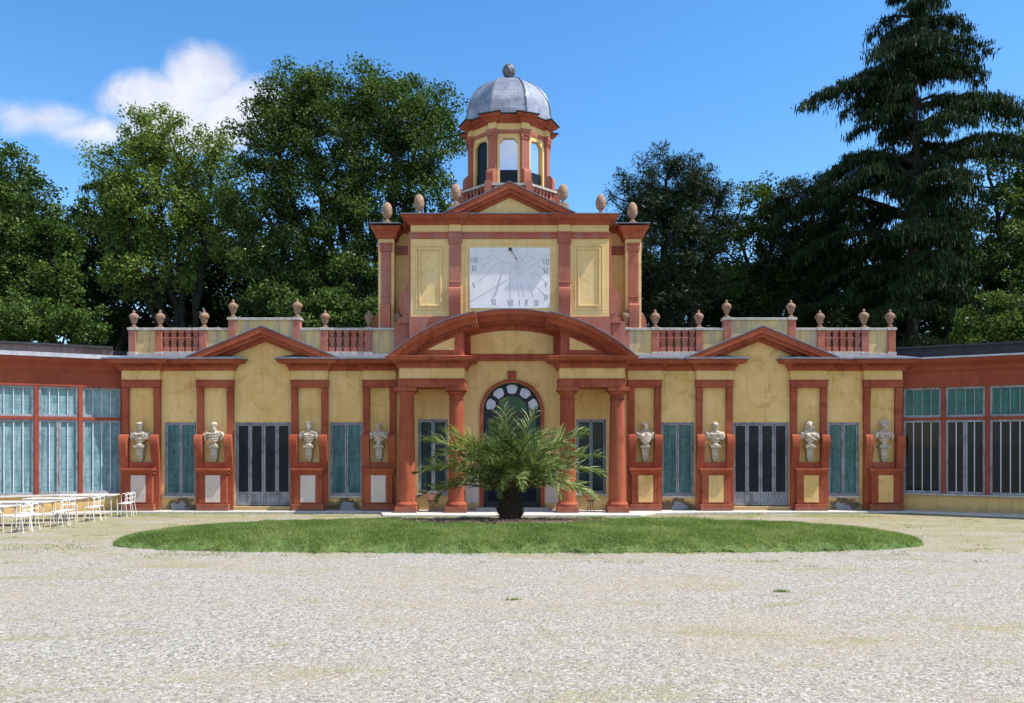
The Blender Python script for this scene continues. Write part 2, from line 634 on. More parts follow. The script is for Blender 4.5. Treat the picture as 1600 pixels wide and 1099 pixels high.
def leafmat(name, cols, trans=0.3, rough=0.55, gloss=0.05):
    m = bpy.data.materials.new(name)
    m.use_nodes = True
    g = NT(m.node_tree)
    g.n.clear()
    out = g.new('ShaderNodeOutputMaterial')
    geo = g.new('ShaderNodeNewGeometry')
    tc = g.new('ShaderNodeTexCoord')
    n = g.noise(tc.outputs['Object'], 0.8, 5, 0.65).outputs[0]
    t = g.math('ADD', g.math('MULTIPLY', geo.outputs['Random Per Island'], 0.55), g.math('MULTIPLY', g.smooth(n, 0.3, 0.7), 0.45))
    c = g.ramp(t, [(i / (len(cols) - 1), cc) for i, cc in enumerate(cols)])
    d = g.new('ShaderNodeBsdfDiffuse')
    g.link(c, d.inputs[0])
    tr = g.new('ShaderNodeBsdfTranslucent')
    tcx = g.mix(1.0, c, (1.3, 1.35, .6), 'MULTIPLY')
    g.link(tcx, tr.inputs[0])
    gl = g.new('ShaderNodeBsdfGlossy')
    gl.inputs['Roughness'].default_value = rough
    gl.inputs['Color'].default_value = (0.8, 0.85, 0.8, 1)
    mx = g.new('ShaderNodeMixShader')
    mx.inputs[0].default_value = trans
    g.link(d.outputs[0], mx.inputs[1]); g.link(tr.outputs[0], mx.inputs[2])
    fr = g.new('ShaderNodeFresnel')
    fr.inputs[0].default_value = 1.4
    mx2 = g.new('ShaderNodeMixShader')
    g.link(g.math('MULTIPLY', fr.outputs[0], gloss), mx2.inputs[0])
    g.link(mx.outputs[0], mx2.inputs[1]); g.link(gl.outputs[0], mx2.inputs[2])
    g.link(mx2.outputs[0], out.inputs[0])
    return m


L_BROAD = leafmat('broad_leaf', [(0.012, 0.032, 0.007), (0.050, 0.098, 0.021), (0.190, 0.262, 0.070)], .2)
L_LIGHT = leafmat('light_leaf', [(0.050, 0.090, 0.016), (0.13, 0.20, 0.038), (0.29, 0.37, 0.11)], .25)
L_SHADE = leafmat('shade_dark_leaf', [(0.005, 0.012, 0.005), (0.012, 0.026, 0.008), (0.026, 0.050, 0.014)], .15)  # leaf colour darkened to carry the shade below the canopy
L_NEEDLE = leafmat('cedar_needle', [(0.006, 0.014, 0.008), (0.016, 0.032, 0.013), (0.052, 0.085, 0.028)], .1)
L_PINE = leafmat('pine_needle', [(0.008, 0.017, 0.008), (0.020, 0.036, 0.015), (0.058, 0.080, 0.032)], .1)
L_PALM = leafmat('palm_leaflet', [(0.012, 0.026, 0.006), (0.11, 0.155, 0.036), (0.50, 0.52, 0.22)], .3, .42, .28)  # random leaf tone, stretched to carry crown shade and highlights
L_GRASS = leafmat('grass_blade', [(0.065, 0.115, 0.030), (0.135, 0.205, 0.055), (0.24, 0.31, 0.11), (0.42, 0.42, 0.20)], .4)
L_DRY = leafmat('dry_frond', [(0.11, 0.06, 0.02), (0.20, 0.11, 0.035), (0.28, 0.16, 0.05)], .25)
# ------------------------------------------------------------------ the orangery
def wall_holes(mb, x0, x1, z0, z1, y0, y1, holes):
    xs = sorted({x0, x1, *[h[0] for h in holes], *[h[1] for h in holes]})
    for a, b in zip(xs, xs[1:]):
        hs = sorted([(h[2], h[3]) for h in holes if h[0] <= a + 1e-6 and h[1] >= b - 1e-6])
        z = z0
        for h0, h1 in hs:
            if h0 > z:
                mb.box(a, b, y0, y1, z, h0)
            z = h1
        if z < z1:
            mb.box(a, b, y0, y1, z, z1)
    return mb


def frame_rect(mb, x0, x1, z0, z1, y0, y1, t):
    mb.box(x0, x0 + t, y0, y1, z0, z1)
    mb.box(x1 - t, x1, y0, y1, z0, z1)
    mb.box(x0 + t, x1 - t, y0, y1, z0, z0 + t)
    mb.box(x0 + t, x1 - t, y0, y1, z1 - t, z1)


orangery = thing('orangery', 'long ochre and red orangery with a columned porch, curved pediment and domed central tower', 'building', (0, 0, 0))
B = orangery

# walls with real openings
wm = MB()
for s in (-1, 1):
    hs = [(1.67, 2.45, .42, 2.36), (3.88, 4.75, .37, 2.28), (5.75, 7.21, .10, 2.28), (8.22, 9.05, .37, 2.28)]
    if s < 0:
        hs = [(-b, -a, c, d) for a, b, c, d in hs]
        wall_holes(wm, -10.12, -1.25, -.05, 3.95, 0, .35, hs)
    else:
        wall_holes(wm, 1.25, 10.12, -.05, 3.95, 0, .35, hs)
    wm.prism_y([(s * 5.0, 3.95), (s * 7.84, 3.95), (s * 6.42, 4.52)], 0, .35)
    wm.box(s * 10.12, s * 9.8, .35, 7, -.05, 3.95)
# arched bay
AR, AZ = .75, 2.57
n = 20
for i in range(n):
    a0, a1 = math.pi * i / n, math.pi * (i + 1) / n
    p = [(AR * math.cos(a1), AZ + AR * math.sin(a1)), (AR * math.cos(a0), AZ + AR * math.sin(a0)),
         (AR * math.cos(a0), 3.88), (AR * math.cos(a1), 3.88)]
    wm.prism_y(p, 0, .35)
wm.box(-1.25, -AR, 0, .35, -.05, 3.88)
wm.box(AR, 1.25, 0, .35, -.05, 3.88)
wm.build('wall', Y, B)

rf = MB()
rf.box(-10.1, 10.1, .56, 7, 3.9, 3.99)
rf.build('roof', LEAD, B)

# shallow square panels above the windows
for s in (-1, 1):
    for cx in (4.27, 6.42, 8.66):
        m = MB()
        frame_rect(m, s * cx - .30, s * cx + .30, 3.02, 3.54, -.012, .01, .022)
        m.build('wall_panel', Y, B)

# cornices
CP = [(-.02, 3.62), (.05, 3.62), (.06, 3.69), (.10, 3.71), (.10, 3.77), (.19, 3.80), (.28, 3.80), (.30, 3.86), (.34, 3.885), (-.02, 3.94)]
LP = [(.355, 3.89), (.355, 3.92), (-.38, 4.09), (-.38, 4.0)]


def mirror(path):
    return [(-x, y) for x, y in reversed(path)]


pA = [(-10.12, 2), (-10.12, -.1), (-9.13, -.1), (-9.13, 0), (-8.18, 0), (-8.18, -.1), (-7.23, -.1), (-7.23, .02)]
pB = [(-5.73, .02), (-5.73, -.1), (-4.78, -.1), (-4.78, 0), (-3.88, 0), (-3.88, -.1), (-2.82, -.1), (-2.82, -.85), (-1.19, -.85), (-1.19, .02)]
pB2 = pB[:7]
for q in (pA, mirror(pA), pB, mirror(pB)):
    m = MB(); m.sweep(q, CP)
    # dentils
    for a, b in zip(q, q[1:]):
        if abs(a[1] - b[1]) > 1e-6:
            continue
        x = min(a[0], b[0]) + .03
        while x < max(a[0], b[0]) - .03:
            m.box(x, x + .035, a[1] - .155, a[1] - .09, 3.715, 3.765)
            x += .08
    m.build('cornice', R, B, bevel=.004)
for q in (pA, mirror(pA), pB2, mirror(pB2)):
    m = MB(); m.sweep(q, LP); m.build('lead_flashing', LEAD, B)

# small gables
for s in (-1, 1):
    cx = s * 6.42
    g = thing_part = bpy.data.objects.new('gable_pediment', None)
    COL.objects.link(g); g.parent = B

    def rake(lo, hi, y0, y1, hw, zb, za, mb):
        # raking band between two chevrons
        k = (za - zb) / hw
        mb.prism_y([(cx - hw, zb), (cx, za), (cx, za - hi), (cx - hw + hi / k, zb)], y0, y1)
        mb.prism_y([(cx, za), (cx + hw, zb), (cx + hw - hi / k, zb), (cx, za - hi)], y0, y1)
    m = MB()
    rake(0, .155, -.37, .3, 1.93, 3.93, 4.725, m)
    rake(0, .225, -.30, .25, 1.86, 3.94, 4.69, m)
    rake(0, .30, -.14, .2, 1.84, 3.945, 4.68, m)
    m.build('raking_cornice', R, g, bevel=.004)
    m = MB()
    rake(0, .03, -.385, .4, 2.0, 3.935, 4.762, m)
    m.build('lead_flashing', LEAD, g)

# piers with bust niches
PIERS = [(9.625, .99), (7.705, .95), (5.255, .95), (3.44, .86)]
PIER_X = sorted([s * c for s in (-1, 1) for c, w in PIERS])
for s in (-1, 1):
    for k, (c, w) in enumerate(PIERS):
        cx = s * c
        e = bpy.data.objects.new('niche_pier', None)
        COL.objects.link(e); e.parent = B
        h = w / 2
        for t in (-1, 1):
            m = MB()
            xo, xi = cx + t * h, cx + t * (h - .17)
            m.box(xo, xi, -.08, .01, 0, 3.18)
            # small corbel under the architrave
            m.prism_x([(-.08, 3.17), (-.125, 3.17), (-.12, 3.02), (-.08, 2.82)], xo - t * .003, xi + t * .003)
            # volute console half way up
            prof = [(-.07, 1.97), (-.17, 1.97), (-.235, 1.94), (-.265, 1.87), (-.27, 1.77), (-.255, 1.62), (-.22, 1.45),
                    (-.18, 1.30), (-.155, 1.15), (-.14, 1.0), (-.14, 0), (-.07, 0)]
            m.prism_x(prof, xo + t * .012, xi - t * .02)
            m.build('pilaster_strip', R, e, smooth=35, bevel=.005)
        m = MB().box(cx - h - .012, cx + h + .012, -.115, .01, 3.18, 3.35)
        m.box(cx - h - .025, cx + h + .025, -.13, .01, 3.35, 3.38)
        m.build('architrave', R, e, bevel=.006)
        MB().box(cx - h, cx + h, -.10, .01, 3.38, 3.63).build('frieze', Y, e)
        # pedestal
        pw = .36
        m = MB()
        m.box(cx - pw, cx + pw, -.24, .0, .18, 1.0)
        m.box(cx - pw - .05, cx + pw + .05, -.285, .0, 0, .17)
        m.prism_x([(0, .94), (-.25, .94), (-.30, 1.03), (0, 1.03)], cx - pw - .04, cx + pw + .04)
        m.box(cx - .29, cx + .29, -.13, .0, 1.09, 1.24)
        m.box(cx - pw - .07, cx + pw + .07, -.345, .0, 1.03, 1.085)
        m.build('pedestal', R, e, bevel=.006)
        MB().box(cx - .19, cx + .19, -.246, -.2, .215, .91).build('pedestal_panel', PK if s < 0 else Y, e)

# windows
for s in (-1, 1):
    for (a, b, z0, z1, kind) in ((8.22, 9.05, .37, 2.28, 0), (3.88, 4.75, .37, 2.28, 0), (1.67, 2.45, .42, 2.36, 1)):
        x0, x1 = (a, b) if s > 0 else (-b, -a)
        cx = (x0 + x1) / 2
        e = bpy.data.objects.new('window', None)
        COL.objects.link(e); e.parent = B
        m = MB()
        frame_rect(m, x0, x1, z0, z1, .02, .09, .035)
        for q0, q1 in ((x0 + .038, cx - .005), (cx + .005, x1 - .038)):
            frame_rect(m, q0, q1, z0 + .038, z1 - .038, .035, .085, .036)
        m.build('window_frame', FRAME, e, bevel=.004)
        for q0, q1 in ((x0 + .06, cx - .03), (cx + .03, x1 - .06)):
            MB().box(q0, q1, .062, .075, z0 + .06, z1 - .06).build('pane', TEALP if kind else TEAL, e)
        MB().box(x0 - .03, x1 + .03, -.045, .02, z0 - .05, z0 - .002).build('sill', STONECAP, e, bevel=.005)
    # four-leaf garden doors
    x0, x1 = (5.75, 7.21) if s > 0 else (-7.21, -5.75)
    e = bpy.data.objects.new('garden_door', None)
    COL.objects.link(e); e.parent = B
    m = MB()
    m.box(x0, x1, .02, .1, 2.24, 2.28)
    m.box(x0, x0 + .03, .02, .1, .1, 2.24); m.box(x1 - .03, x1, .02, .1, .1, 2.24)
    m.build('door_frame', DOORW, e, bevel=.004)
    w4 = (x1 - x0 - .06) / 4
    for i in range(4):
        q0 = x0 + .03 + i * w4 + .004; q1 = q0 + w4 - .008
        lf = MB()
        frame_rect(lf, q0, q1, .12, 2.235, .035, .085, .045)
        lf.box(q0 + .045, q1 - .045, .04, .08, .42, .47)
        lf.box(q0 + .045, q1 - .045, .055, .075, .165, .42)
        for j in range(5):
            xx = q0 + .06 + j * (w4 - .12) / 4.6
            lf.box(xx, xx + .035, .048, .056, .17, .415)
        lf.build('door_leaf', DOORW, e, bevel=.003)
        MB().box(q0 + .04, q1 - .04, .06, .075, .47, 2.19).build('pane', NAVY, e)
    m = MB().box(x0 - .02, x1 + .02, -.10, .1, -.01, .095)
    m.build('doorstep', YW, e, bevel=.006)

# arched door
e = bpy.data.objects.new('arched_door', None)
COL.objects.link(e); e.parent = B
m = MB()
m.arc(0, AZ, 0, 180, [(AR + .005, -.055), (AR + .085, -.055), (AR + .085, .02), (AR + .005, .02)], 32)
m.box(-AR - .085, -AR - .005, -.055, .02, .08, AZ); m.box(AR + .005, AR + .085, -.055, .02, .08, AZ)
m.build('archivolt', R, e, smooth=30)
MB().prism_y([(-.095, AZ + AR + .06), (.095, AZ + AR + .06), (.12, AZ + AR + .30), (-.12, AZ + AR + .30)], -.10, .02).build('keystone', R, e, bevel=.006)
m = MB()
m.arc(0, AZ, 0, 180, [(AR - .05, .05), (AR + .002, .05), (AR + .002, .14), (AR - .05, .14)], 32)
m.arc(0, AZ, 0, 180, [(.40, .05), (.44, .05), (.44, .13), (.40, .13)], 24)
for a in (0, 36, 72, 108, 144, 180):
    ca, sa = math.cos(math.radians(a)), math.sin(math.radians(a))
    nx, nz = -sa * .025, ca * .025
    m.prism_y([(.42 * ca + nx, AZ + .42 * sa + nz), (.42 * ca - nx, AZ + .42 * sa - nz),
               (.72 * ca - nx, AZ + .72 * sa - nz), (.72 * ca + nx, AZ + .72 * sa + nz)], .055, .13)
m.box(-AR, AR, .04, .14, AZ - .07, AZ - .003)
m.build('fanlight_frame', IRON, e)
for a in (18, 54, 90, 126, 162):
    pts = []
    for q in range(7):
        t = math.radians(a - 13.5 + 27 * q / 6)
        rr = .70 - .045 * abs(q - 3) ** 2 / 9
        pts.append((rr * math.cos(t), AZ + rr * math.sin(t)))
    for q in range(5):
        t = math.radians(a + 12 - 24 * q / 4)
        rr = .455 + .03 * abs(q - 2) ** 2 / 4
        pts.append((rr * math.cos(t), AZ + rr * math.sin(t)))
    MB().prism_y(pts, .085, .1).build('fanlight_pane', PEARL, e)
MB().prism_y([(.74 * math.cos(math.pi * q / 24), AZ + .74 * math.sin(math.pi * q / 24)) for q in range(25)], .135, .15).build('fanlight_backing', REVEAL, e)
MB().prism_y([(.40 * math.cos(math.pi * q / 20), AZ + .40 * math.sin(math.pi * q / 20)) for q in range(21)], .09, .105).build('fanlight_pane', GREENG, e)
m = MB()
frame_rect(m, -AR, AR, .1, AZ - .07, .04, .12, .05)
for q0, q1 in ((-AR + .053, -.006), (.006, AR - .053)):
    frame_rect(m, q0, q1, .153, AZ - .124, .055, .11, .06)
    m.box(q0 + .06, q1 - .06, .06, .1, .72, .80)
m.build('door_frame', IRON, e, bevel=.004)
for q0, q1 in ((-.64, -.06), (.06, .64)):
    MB().box(q0, q1, .08, .095, 1.45, AZ - .18).build('pane', GREENG, e)
    MB().box(q0, q1, .08, .095, .80, 1.40).build('pane', NAVY, e)
    pl = MB()
    pl.box(q0 - .02, q1 + .02, .08, .095, .2, .72)
    for j in range(5):
        pl.box(q0 + .01 + j * .115, q0 + .09 + j * .115, .07, .082, .22, .71)
    pl.build('door_panel', NAVY, e)
MB().box(-.95, .95, -.22, .1, -.01, .07).build('doorstep', STONECAP, e, bevel=.006)
# white primer patches beside the door
for s in (-1, 1):
    MB().box(s * .86, s * 1.2, -.006, .0, .18, 1.0).build('primer_patch', PK, B)

# portico: entablature blocks and four columns
for s in (-1, 1):
    e = bpy.data.objects.new('porch_entablature', None)
    COL.objects.link(e); e.parent = B
    x0, x1 = sorted((s * 1.19, s * 2.82))
    m = MB().box(x0 - .012, x1 + .012, -.865, 0, 3.14, 3.31)
    m.box(x0 - .03, x1 + .03, -.88, 0, 3.31, 3.36)
    m.build('architrave', R, e, bevel=.006)
    MB().box(x0, x1, -.85, 0, 3.36, 3.63).build('frieze', Y, e)
    m = MB()
for s in (-1, 1):
    for c in (1.40, 2.66):
        cx, cy = s * c, -.62
        e = bpy.data.objects.new('column', None)
        COL.objects.link(e); e.parent = B
        m = MB()
        m.box(cx - .27, cx + .27, cy - .27, cy + .27, 0, .15)
        m.lathe(cx, cy, [(.26, .15), (.275, .18), (.272, .22), (.25, .245), (.235, .25), (.23, .27), (.222, .275)], 32)
        m.build('column_base', RP if 0 else R, e, smooth=40, bevel=.006)
        prof = [(.215, .27)] + [(.215 - .036 * (t ** 1.7), .27 + 2.56 * t) for t in [i / 10 for i in range(1, 11)]]
        MB().lathe(cx, cy, prof, 36).build('shaft', R, e, smooth=40)
        m = MB()
        m.lathe(cx, cy, [(.178, 2.83), (.20, 2.84), (.20, 2.865), (.18, 2.87), (.18, 2.95), (.205, 2.96), (.245, 3.02), (.25, 3.04), (.25, 3.045)], 32)
        m.box(cx - .27, cx + .27, cy - .27, cy + .27, 3.045, 3.135)
        m.build('capital', R, e, smooth=40, bevel=.005)

# the big curved pediment
RR, CZ = 4.54, .535
cp = bpy.data.objects.new('curved_pediment', None)
COL.objects.link(cp); cp.parent = B


def arcprof(R0, y, yb, d=0.0):
    return [(R0 - .34, yb), (R0 - .34, y - .03), (R0 - .27, y - .06), (R0 - .27, y - .10), (R0 - .21, y - .16), (R0 - .12, y - .24),
            (R0 - .11, y - .27), (R0, y - .28), (R0, yb)]


for s in (-1, 1):
    a_in, a_out = 78.4, 47.7
    if s > 0:
        a0, a1 = a_out, a_in
    else:
        a0, a1 = 180 - a_in, 180 - a_out
    m = MB()
    m.arc(0, CZ, a0, a1, arcprof(RR, -.85, .14), 28)
    na = 33
    for i in range(na):
        a = a0 + 1 + (a1 - a0 - 1.5) * i / (na - 1)
        ca, sa = math.cos(math.radians(a)), math.sin(math.radians(a))
        q = []
        for r, t in ((RR - .345, -.017), (RR - .345, .017), (RR - .275, .017), (RR - .275, -.017)):
            q.append((r * ca - t * sa, CZ + r * sa + t * ca))
        m.prism_y(q, -.975, -.87)
    m.build('raking_cornice', R, cp, smooth=30)
    m = MB()
    m.arc(0, CZ, a0 - (.4 if s > 0 else 0), a1 + (.4 if s < 0 else 0), [(RR + .001, .2), (RR + .001, -1.15), (RR + .022, -1.15), (RR + .022, .2)], 28)
    m.build('lead_flashing', LEAD, cp)
    # tympanum wedge
    r = RR - .30
    pts = [(s * 1.22, 3.93), (s * 2.75, 3.93)]
    for i in range(11):
        x = 2.75 - (2.75 - 1.22) * i / 10
        z = CZ + math.sqrt(r * r - x * x)
        pts.append((s * x, max(z, 3.94)))
    MB().prism_y(pts, -.84, .0).build('tympanum', R, cp)
    pts = [(s * 1.44, 4.07), (s * 2.12, 4.07), (s * 1.9, 4.19), (s * 1.66, 4.30), (s * 1.44, 4.385)]
    MB().prism_y(pts, -.848, -.8).build('tympanum_panel', Y, cp)
# middle piece, set back
CZ2 = .62
m = MB()
m.arc(0, CZ2, 77.3, 102.7, arcprof(RR, -.12, .14), 20)
for i in range(29):
    a = 77.5 + 25 * i / 28
    ca, sa = math.cos(math.radians(a)), math.sin(math.radians(a))
    q = []
    for r, t in ((RR - .345, -.017), (RR - .345, .017), (RR - .275, .017), (RR - .275, -.017)):
        q.append((r * ca - t * sa, CZ2 + r * sa + t * ca))
    m.prism_y(q, -.245, -.14)
m.build('raking_cornice', R, cp, smooth=30)
MB().arc(0, CZ2, 77.3, 102.7, [(RR + .001, .2), (RR + .001, -.42), (RR + .022, -.42), (RR + .022, .2)], 20).build('lead_flashing', LEAD, cp)
pts = [(-1.22, 3.88), (1.22, 3.88)]
r = RR - .3
pts += [(1.22 - 2.44 * i / 12, CZ2 + math.sqrt(r * r - (1.22 - 2.44 * i / 12) ** 2)) for i in range(13)]
MB().prism_y(pts, -.06, .3).build('tympanum', R, cp)
pts = [(-1.07, 4.06), (1.07, 4.06)]
r = RR - .50
pts += [(1.07 - 2.14 * i / 12, CZ2 + math.sqrt(r * r - (1.07 - 2.14 * i / 12) ** 2)) for i in range(13)]
MB().prism_y(pts, -.068, -.02).build('tympanum_panel', Y, cp)

# parapet with balustrades
POSTS = [10.06, 9.36, 8.19, 7.42, 5.71, 4.97, 3.81, 3.02]
RAISED = (7.42, 5.71)
PY = .45
for s in (-1, 1):
    e = bpy.data.objects.new('parapet', None)
    COL.objects.link(e); e.parent = B
    mw, mc, mp = MB(), MB(), MB()
    for i, (a, b) in enumerate(zip(POSTS, POSTS[1:])):
        x0, x1 = sorted((s * a, s * b))
        x0 += .095; x1 -= .095
        top = 4.73 if i != 3 else 5.00
        if i in (1, 5):
            MB().box(x0, x1, PY + .12, PY + .16, 4.1, 4.73).build('backing_wall', YP, e)
            nb = 5
            for j in range(nb):
                bx = x0 + (x1 - x0) * (j + .5) / nb
                bm_ = MB()
                z0 = 4.16
                bm_.box(bx - .075, bx + .075, PY - .07, PY + .07, z0, z0 + .13)
                bm_.frustum(bx, PY, z0 + .13, z0 + .36, .042, .042, .082, .075)
                bm_.box(bx - .088, bx + .088, PY - .08, PY + .08, z0 + .36, z0 + .385)
                bm_.frustum(bx, PY, z0 + .385, z0 + .50, .05, .05, .062, .06)
                bm_.box(bx - .08, bx + .08, PY - .075, PY + .075, z0 + .50, z0 + .57)
                bm_.build('baluster', RP, e, bevel=.005)
        else:
            MB().box(x0 - .01, x1 + .01, PY - .04, PY + .1, 4.0, top).build('parapet_wall', YP, e)
        mc.box(x0, x1, PY - .09, PY + .15, top, top + .065)
        mc.box(x0, x1, PY - .1, PY + .05, 3.98, 4.16 if i in (1, 5) else 4.12)
    for p in POSTS:
        top = 5.0 if p in RAISED else 4.73
        MB().box(s * p - .095, s * p + .095, PY - .1, PY + .12, 4.0, top).build('parapet_post', RP, e, bevel=.006)
        mc.box(s * p - .12, s * p + .12, PY - .125, PY + .17, top, top + .068)
        mc.box(s * p - .115, s * p + .115, PY - .12, PY + .1, 3.97, 4.15)
    mc.build('coping', STONECAP, e, bevel=.006)

# ------------------------------------------------------------------ sundial tower
XC = -.06
T = bpy.data.objects.new('tower', None)
COL.objects.link(T); T.parent = B
m = MB()
m.box(XC - 2.6, XC + 2.6, .15, 1.2, 3.9, 7.66)
m.box(XC - 3.15, XC + 3.15, .95, 4.4, 3.9, 7.64)
for s in (-1, 1):
    m.box(XC + s * 3.3 - .21, XC + s * 3.3 + .21, .54, .96, 3.9, 7.55)
m.build('tower_wall', YT, T, bevel=.006)
m = MB()
m.box(XC - 2.63, XC + 2.63, .11, .3, 3.9, 5.06)
for s in (-1, 1):
    m.box(XC + s * 2.60, XC + s * 2.665, .17, .5, 5.06, 7.1)
    m.box(XC + s * 2.63, XC + s * 3.05, .3, .9, 3.9, 4.95)
m.build('tower_base', RP, T, bevel=.006)
TCP = [(-.02, 7.46), (.05, 7.46), (.07, 7.52), (.12, 7.56), (.19, 7.60), (.21, 7.66), (.25, 7.68), (-.02, 7.72)]
path = [(XC - 2.6, .96), (XC - 2.6, .15), (XC - 1.58, .15), (XC - 1.58, .09), (XC - 1.28, .09), (XC - 1.28, .15),
        (XC + 1.28, .15), (XC + 1.28, .09), (XC + 1.58, .09), (XC + 1.58, .15), (XC + 2.6, .15), (XC + 2.6, .96)]
m = MB()
m.sweep(path, TCP)
m.sweep([(XC - 3.15, 4), (XC - 3.15, .95), (XC - 2.6, .95)], [(o * .8, z - .02) for o, z in TCP])
m.sweep([(XC + 2.6, .95), (XC + 3.15, .95), (XC + 3.15, 4)], [(o * .8, z - .02) for o, z in TCP])
for s in (-1, 1):
    c = XC + s * 3.3
    sq = [(c - .21, .96), (c - .21, .54), (c + .21, .54), (c + .21, .96)]
    m.sweep(sq, [(-.02, 7.19), (.05, 7.19), (.07, 7.28), (.11, 7.36), (.17, 7.43), (.18, 7.48), (.205, 7.50), (-.02, 7.56)], closed=True)
m.build('cornice', R, T, bevel=.004)
m = MB()
m.box(XC - 2.84, XC + 2.84, -.09, 1.1, 7.69, 7.715)
m.box(XC - 3.3, XC + 3.3, .96, 4.4, 7.665, 7.70)
for s in (-1, 1):
    m.box(XC + s * 3.3 - .42, XC + s * 3.3 + .42, .33, .95, 7.555, 7.58)
m.build('lead_roof', LEAD, T)
# red string course and pilasters
m = MB()
m.sweep(path, [(-.02, 7.09), (.02, 7.09), (.02, 7.22), (.045, 7.235), (.045, 7.27), (-.02, 7.27)])
for s in (-1, 1):
    c = XC + s * 3.3
    x0, x1 = sorted((XC + s * 3.09, XC + s * 2.6))
    m.box(x0, x1, .925, .96, 6.85, 7.1)
m.build('string_course', RP, T, bevel=.004)
m = MB()
for s in (-1, 1):
    c = XC + s * 1.43
    e = bpy.data.objects.new('tower_pilaster', None)
    COL.objects.link(e); e.parent = T
    m = MB()
    m.box(c - .15, c + .15, .09, .16, 5.0, 6.96)
    m.box(c - .165, c + .165, .065, .16, 5.93, 5.97)
    m.build('pilaster_shaft', RP, e, bevel=.006)
    m = MB()
    m.box(c - .17, c + .17, .07, .16, 6.96, 7.0)
    m.prism_x([(.16, 7.0), (.08, 7.0), (.05, 7.05), (.05, 7.085), (.16, 7.085)], c - .18, c + .18)
    m.build('capital', RP, e, bevel=.004)
    prof = [(.12, 5.80), (.0, 5.80), (-.05, 5.77), (-.07, 5.70), (-.06, 5.5), (-.02, 5.3), (.03, 5.12), (.06, 5.0), (.12, 5.0)]
    MB().prism_x(prof, c - .152, c + .152).build('scroll', RP, e, smooth=35)
    # corner piers
    c = XC + s * 3.3
    e = bpy.data.objects.new('corner_pier', None)
    COL.objects.link(e); e.parent = T
    m = MB()
    m.box(c - .13, c + .13, .50, .55, 4.1, 6.85)
    m.box(c - .14, c + .14, .485, .55, 5.62, 5.66)
    m.build('pilaster_shaft', RP, e, bevel=.006)
    m = MB()
    m.box(c - .15, c + .15, .475, .55, 6.85, 6.90)
    m.box(c - .17, c + .17, .46, .55, 7.02, 7.08)
    for t in (-1, 1):
        m.tube([(c + t * .12, .45, 6.93), (c + t * .12, .54, 6.93)], .045, 10)
        m.box(c + t * .215 - .02, c + t * .215 + .02, .55, .85, 6.85, 7.08)
    m.box(c - .14, c + .14, .485, .55, 6.90, 7.02)
    m.build('capital', RP, e, bevel=.003)
    prof = [(.54, 5.45), (.42, 5.45), (.37, 5.40), (.36, 5.3), (.38, 5.05), (.42, 4.75), (.46, 4.4), (.47, 4.1), (.54, 4.1)]
    MB().prism_x(prof, c - .132, c + .132).build('scroll', RP, e, smooth=35)
    # side volutes, profile seen from the front
    x = c + s * .21
    pf = [(x - s * .01, 5.25), (x + s * .06, 5.22), (x + s * .13, 5.08), (x + s * .17, 4.85), (x + s * .17, 4.6), (x + s * .13, 4.35), (x + s * .12, 4.0), (x - s * .01, 4.0)]
    MB().prism_y(pf, .62, .88).build('scroll', RP, e, smooth=35)
    x = XC + s * 2.64
    pf = [(x, 5.98), (x + s * .05, 5.97), (x + s * .06, 5.85), (x + s * .13, 5.78), (x + s * .22, 5.66), (x + s * .27, 5.50), (x + s * .28, 5.34),
          (x + s * .24, 5.18), (x + s * .17, 5.07), (x + s * .28, 5.03), (x + s * .3, 4.9), (x, 4.9)]
    pv = MB().prism_y(pf, .22, .46)
    pf2 = [(x, 5.68), (x + s * .12, 5.62), (x + s * .2, 5.45), (x + s * .19, 5.26), (x + s * .1, 5.14), (x, 5.12)]
    pv.prism_y(pf2, .19, .23)
    pv.build('side_volute', RP, T, smooth=35)
    # framed side panels
    c = XC + s * 2.08
    m = MB()
    frame_rect(m, c - .37, c + .37, 5.24, 6.93, .128, .155, .03)
    frame_rect(m, c - .30, c + .30, 5.32, 6.85, .118, .155, .045)
    m.build('wall_panel', YT, T, bevel=.005)
m = MB()
frame_rect(m, XC - 1.16, XC + 1.20, 5.02, 7.0, .133, .155, .05)
m.build('dial_surround', YT, T, bevel=.005)
# yellow frieze blocks over the pilasters
for s in (-1, 1):
    MB().box(XC + s * 1.43 - .15, XC + s * 1.43 + .15, .09, .16, 7.27, 7.46).build('frieze', YT, T)
# triangular pediment of the tower
k = .81 / 1.62
m = MB()
for (hw, za, th, y0) in ((1.64, 8.50, .15, -.12), (1.60, 8.47, .22, -.05), (1.56, 8.45, .28, .06)):
    zb = 7.72
    kk = (za - zb) / hw
    for s in (-1, 1):
        m.prism_y([(XC + s * hw, zb), (XC, za), (XC, za - th), (XC + s * (hw - th / kk), zb)], y0, .6)
m.build('pediment_cornice', R, T, bevel=.004)
MB().prism_y([(XC - 1.5, 7.7), (XC + 1.5, 7.7), (XC, 8.42)], .13, .5).build('tympanum', YT, T)
m = MB()
for s in (-1, 1):
    m.prism_y([(XC + s * 1.70, 7.722), (XC, 8.53), (XC, 8.505), (XC + s * 1.65, 7.722)], -.14, .8)
m.build('lead_flashing', LEAD, T)

# ------------------------------------------------------------------ lantern
LX, LY = -.09, 2.3
L = bpy.data.objects.new('lantern', None)
COL.objects.link(L); L.parent = B


def octo(R0, cx=LX, cy=LY):
    return [(cx + R0 * math.cos(math.radians(22.5 + 45 * i)), cy + R0 * math.sin(math.radians(22.5 + 45 * i))) for i in range(8)]


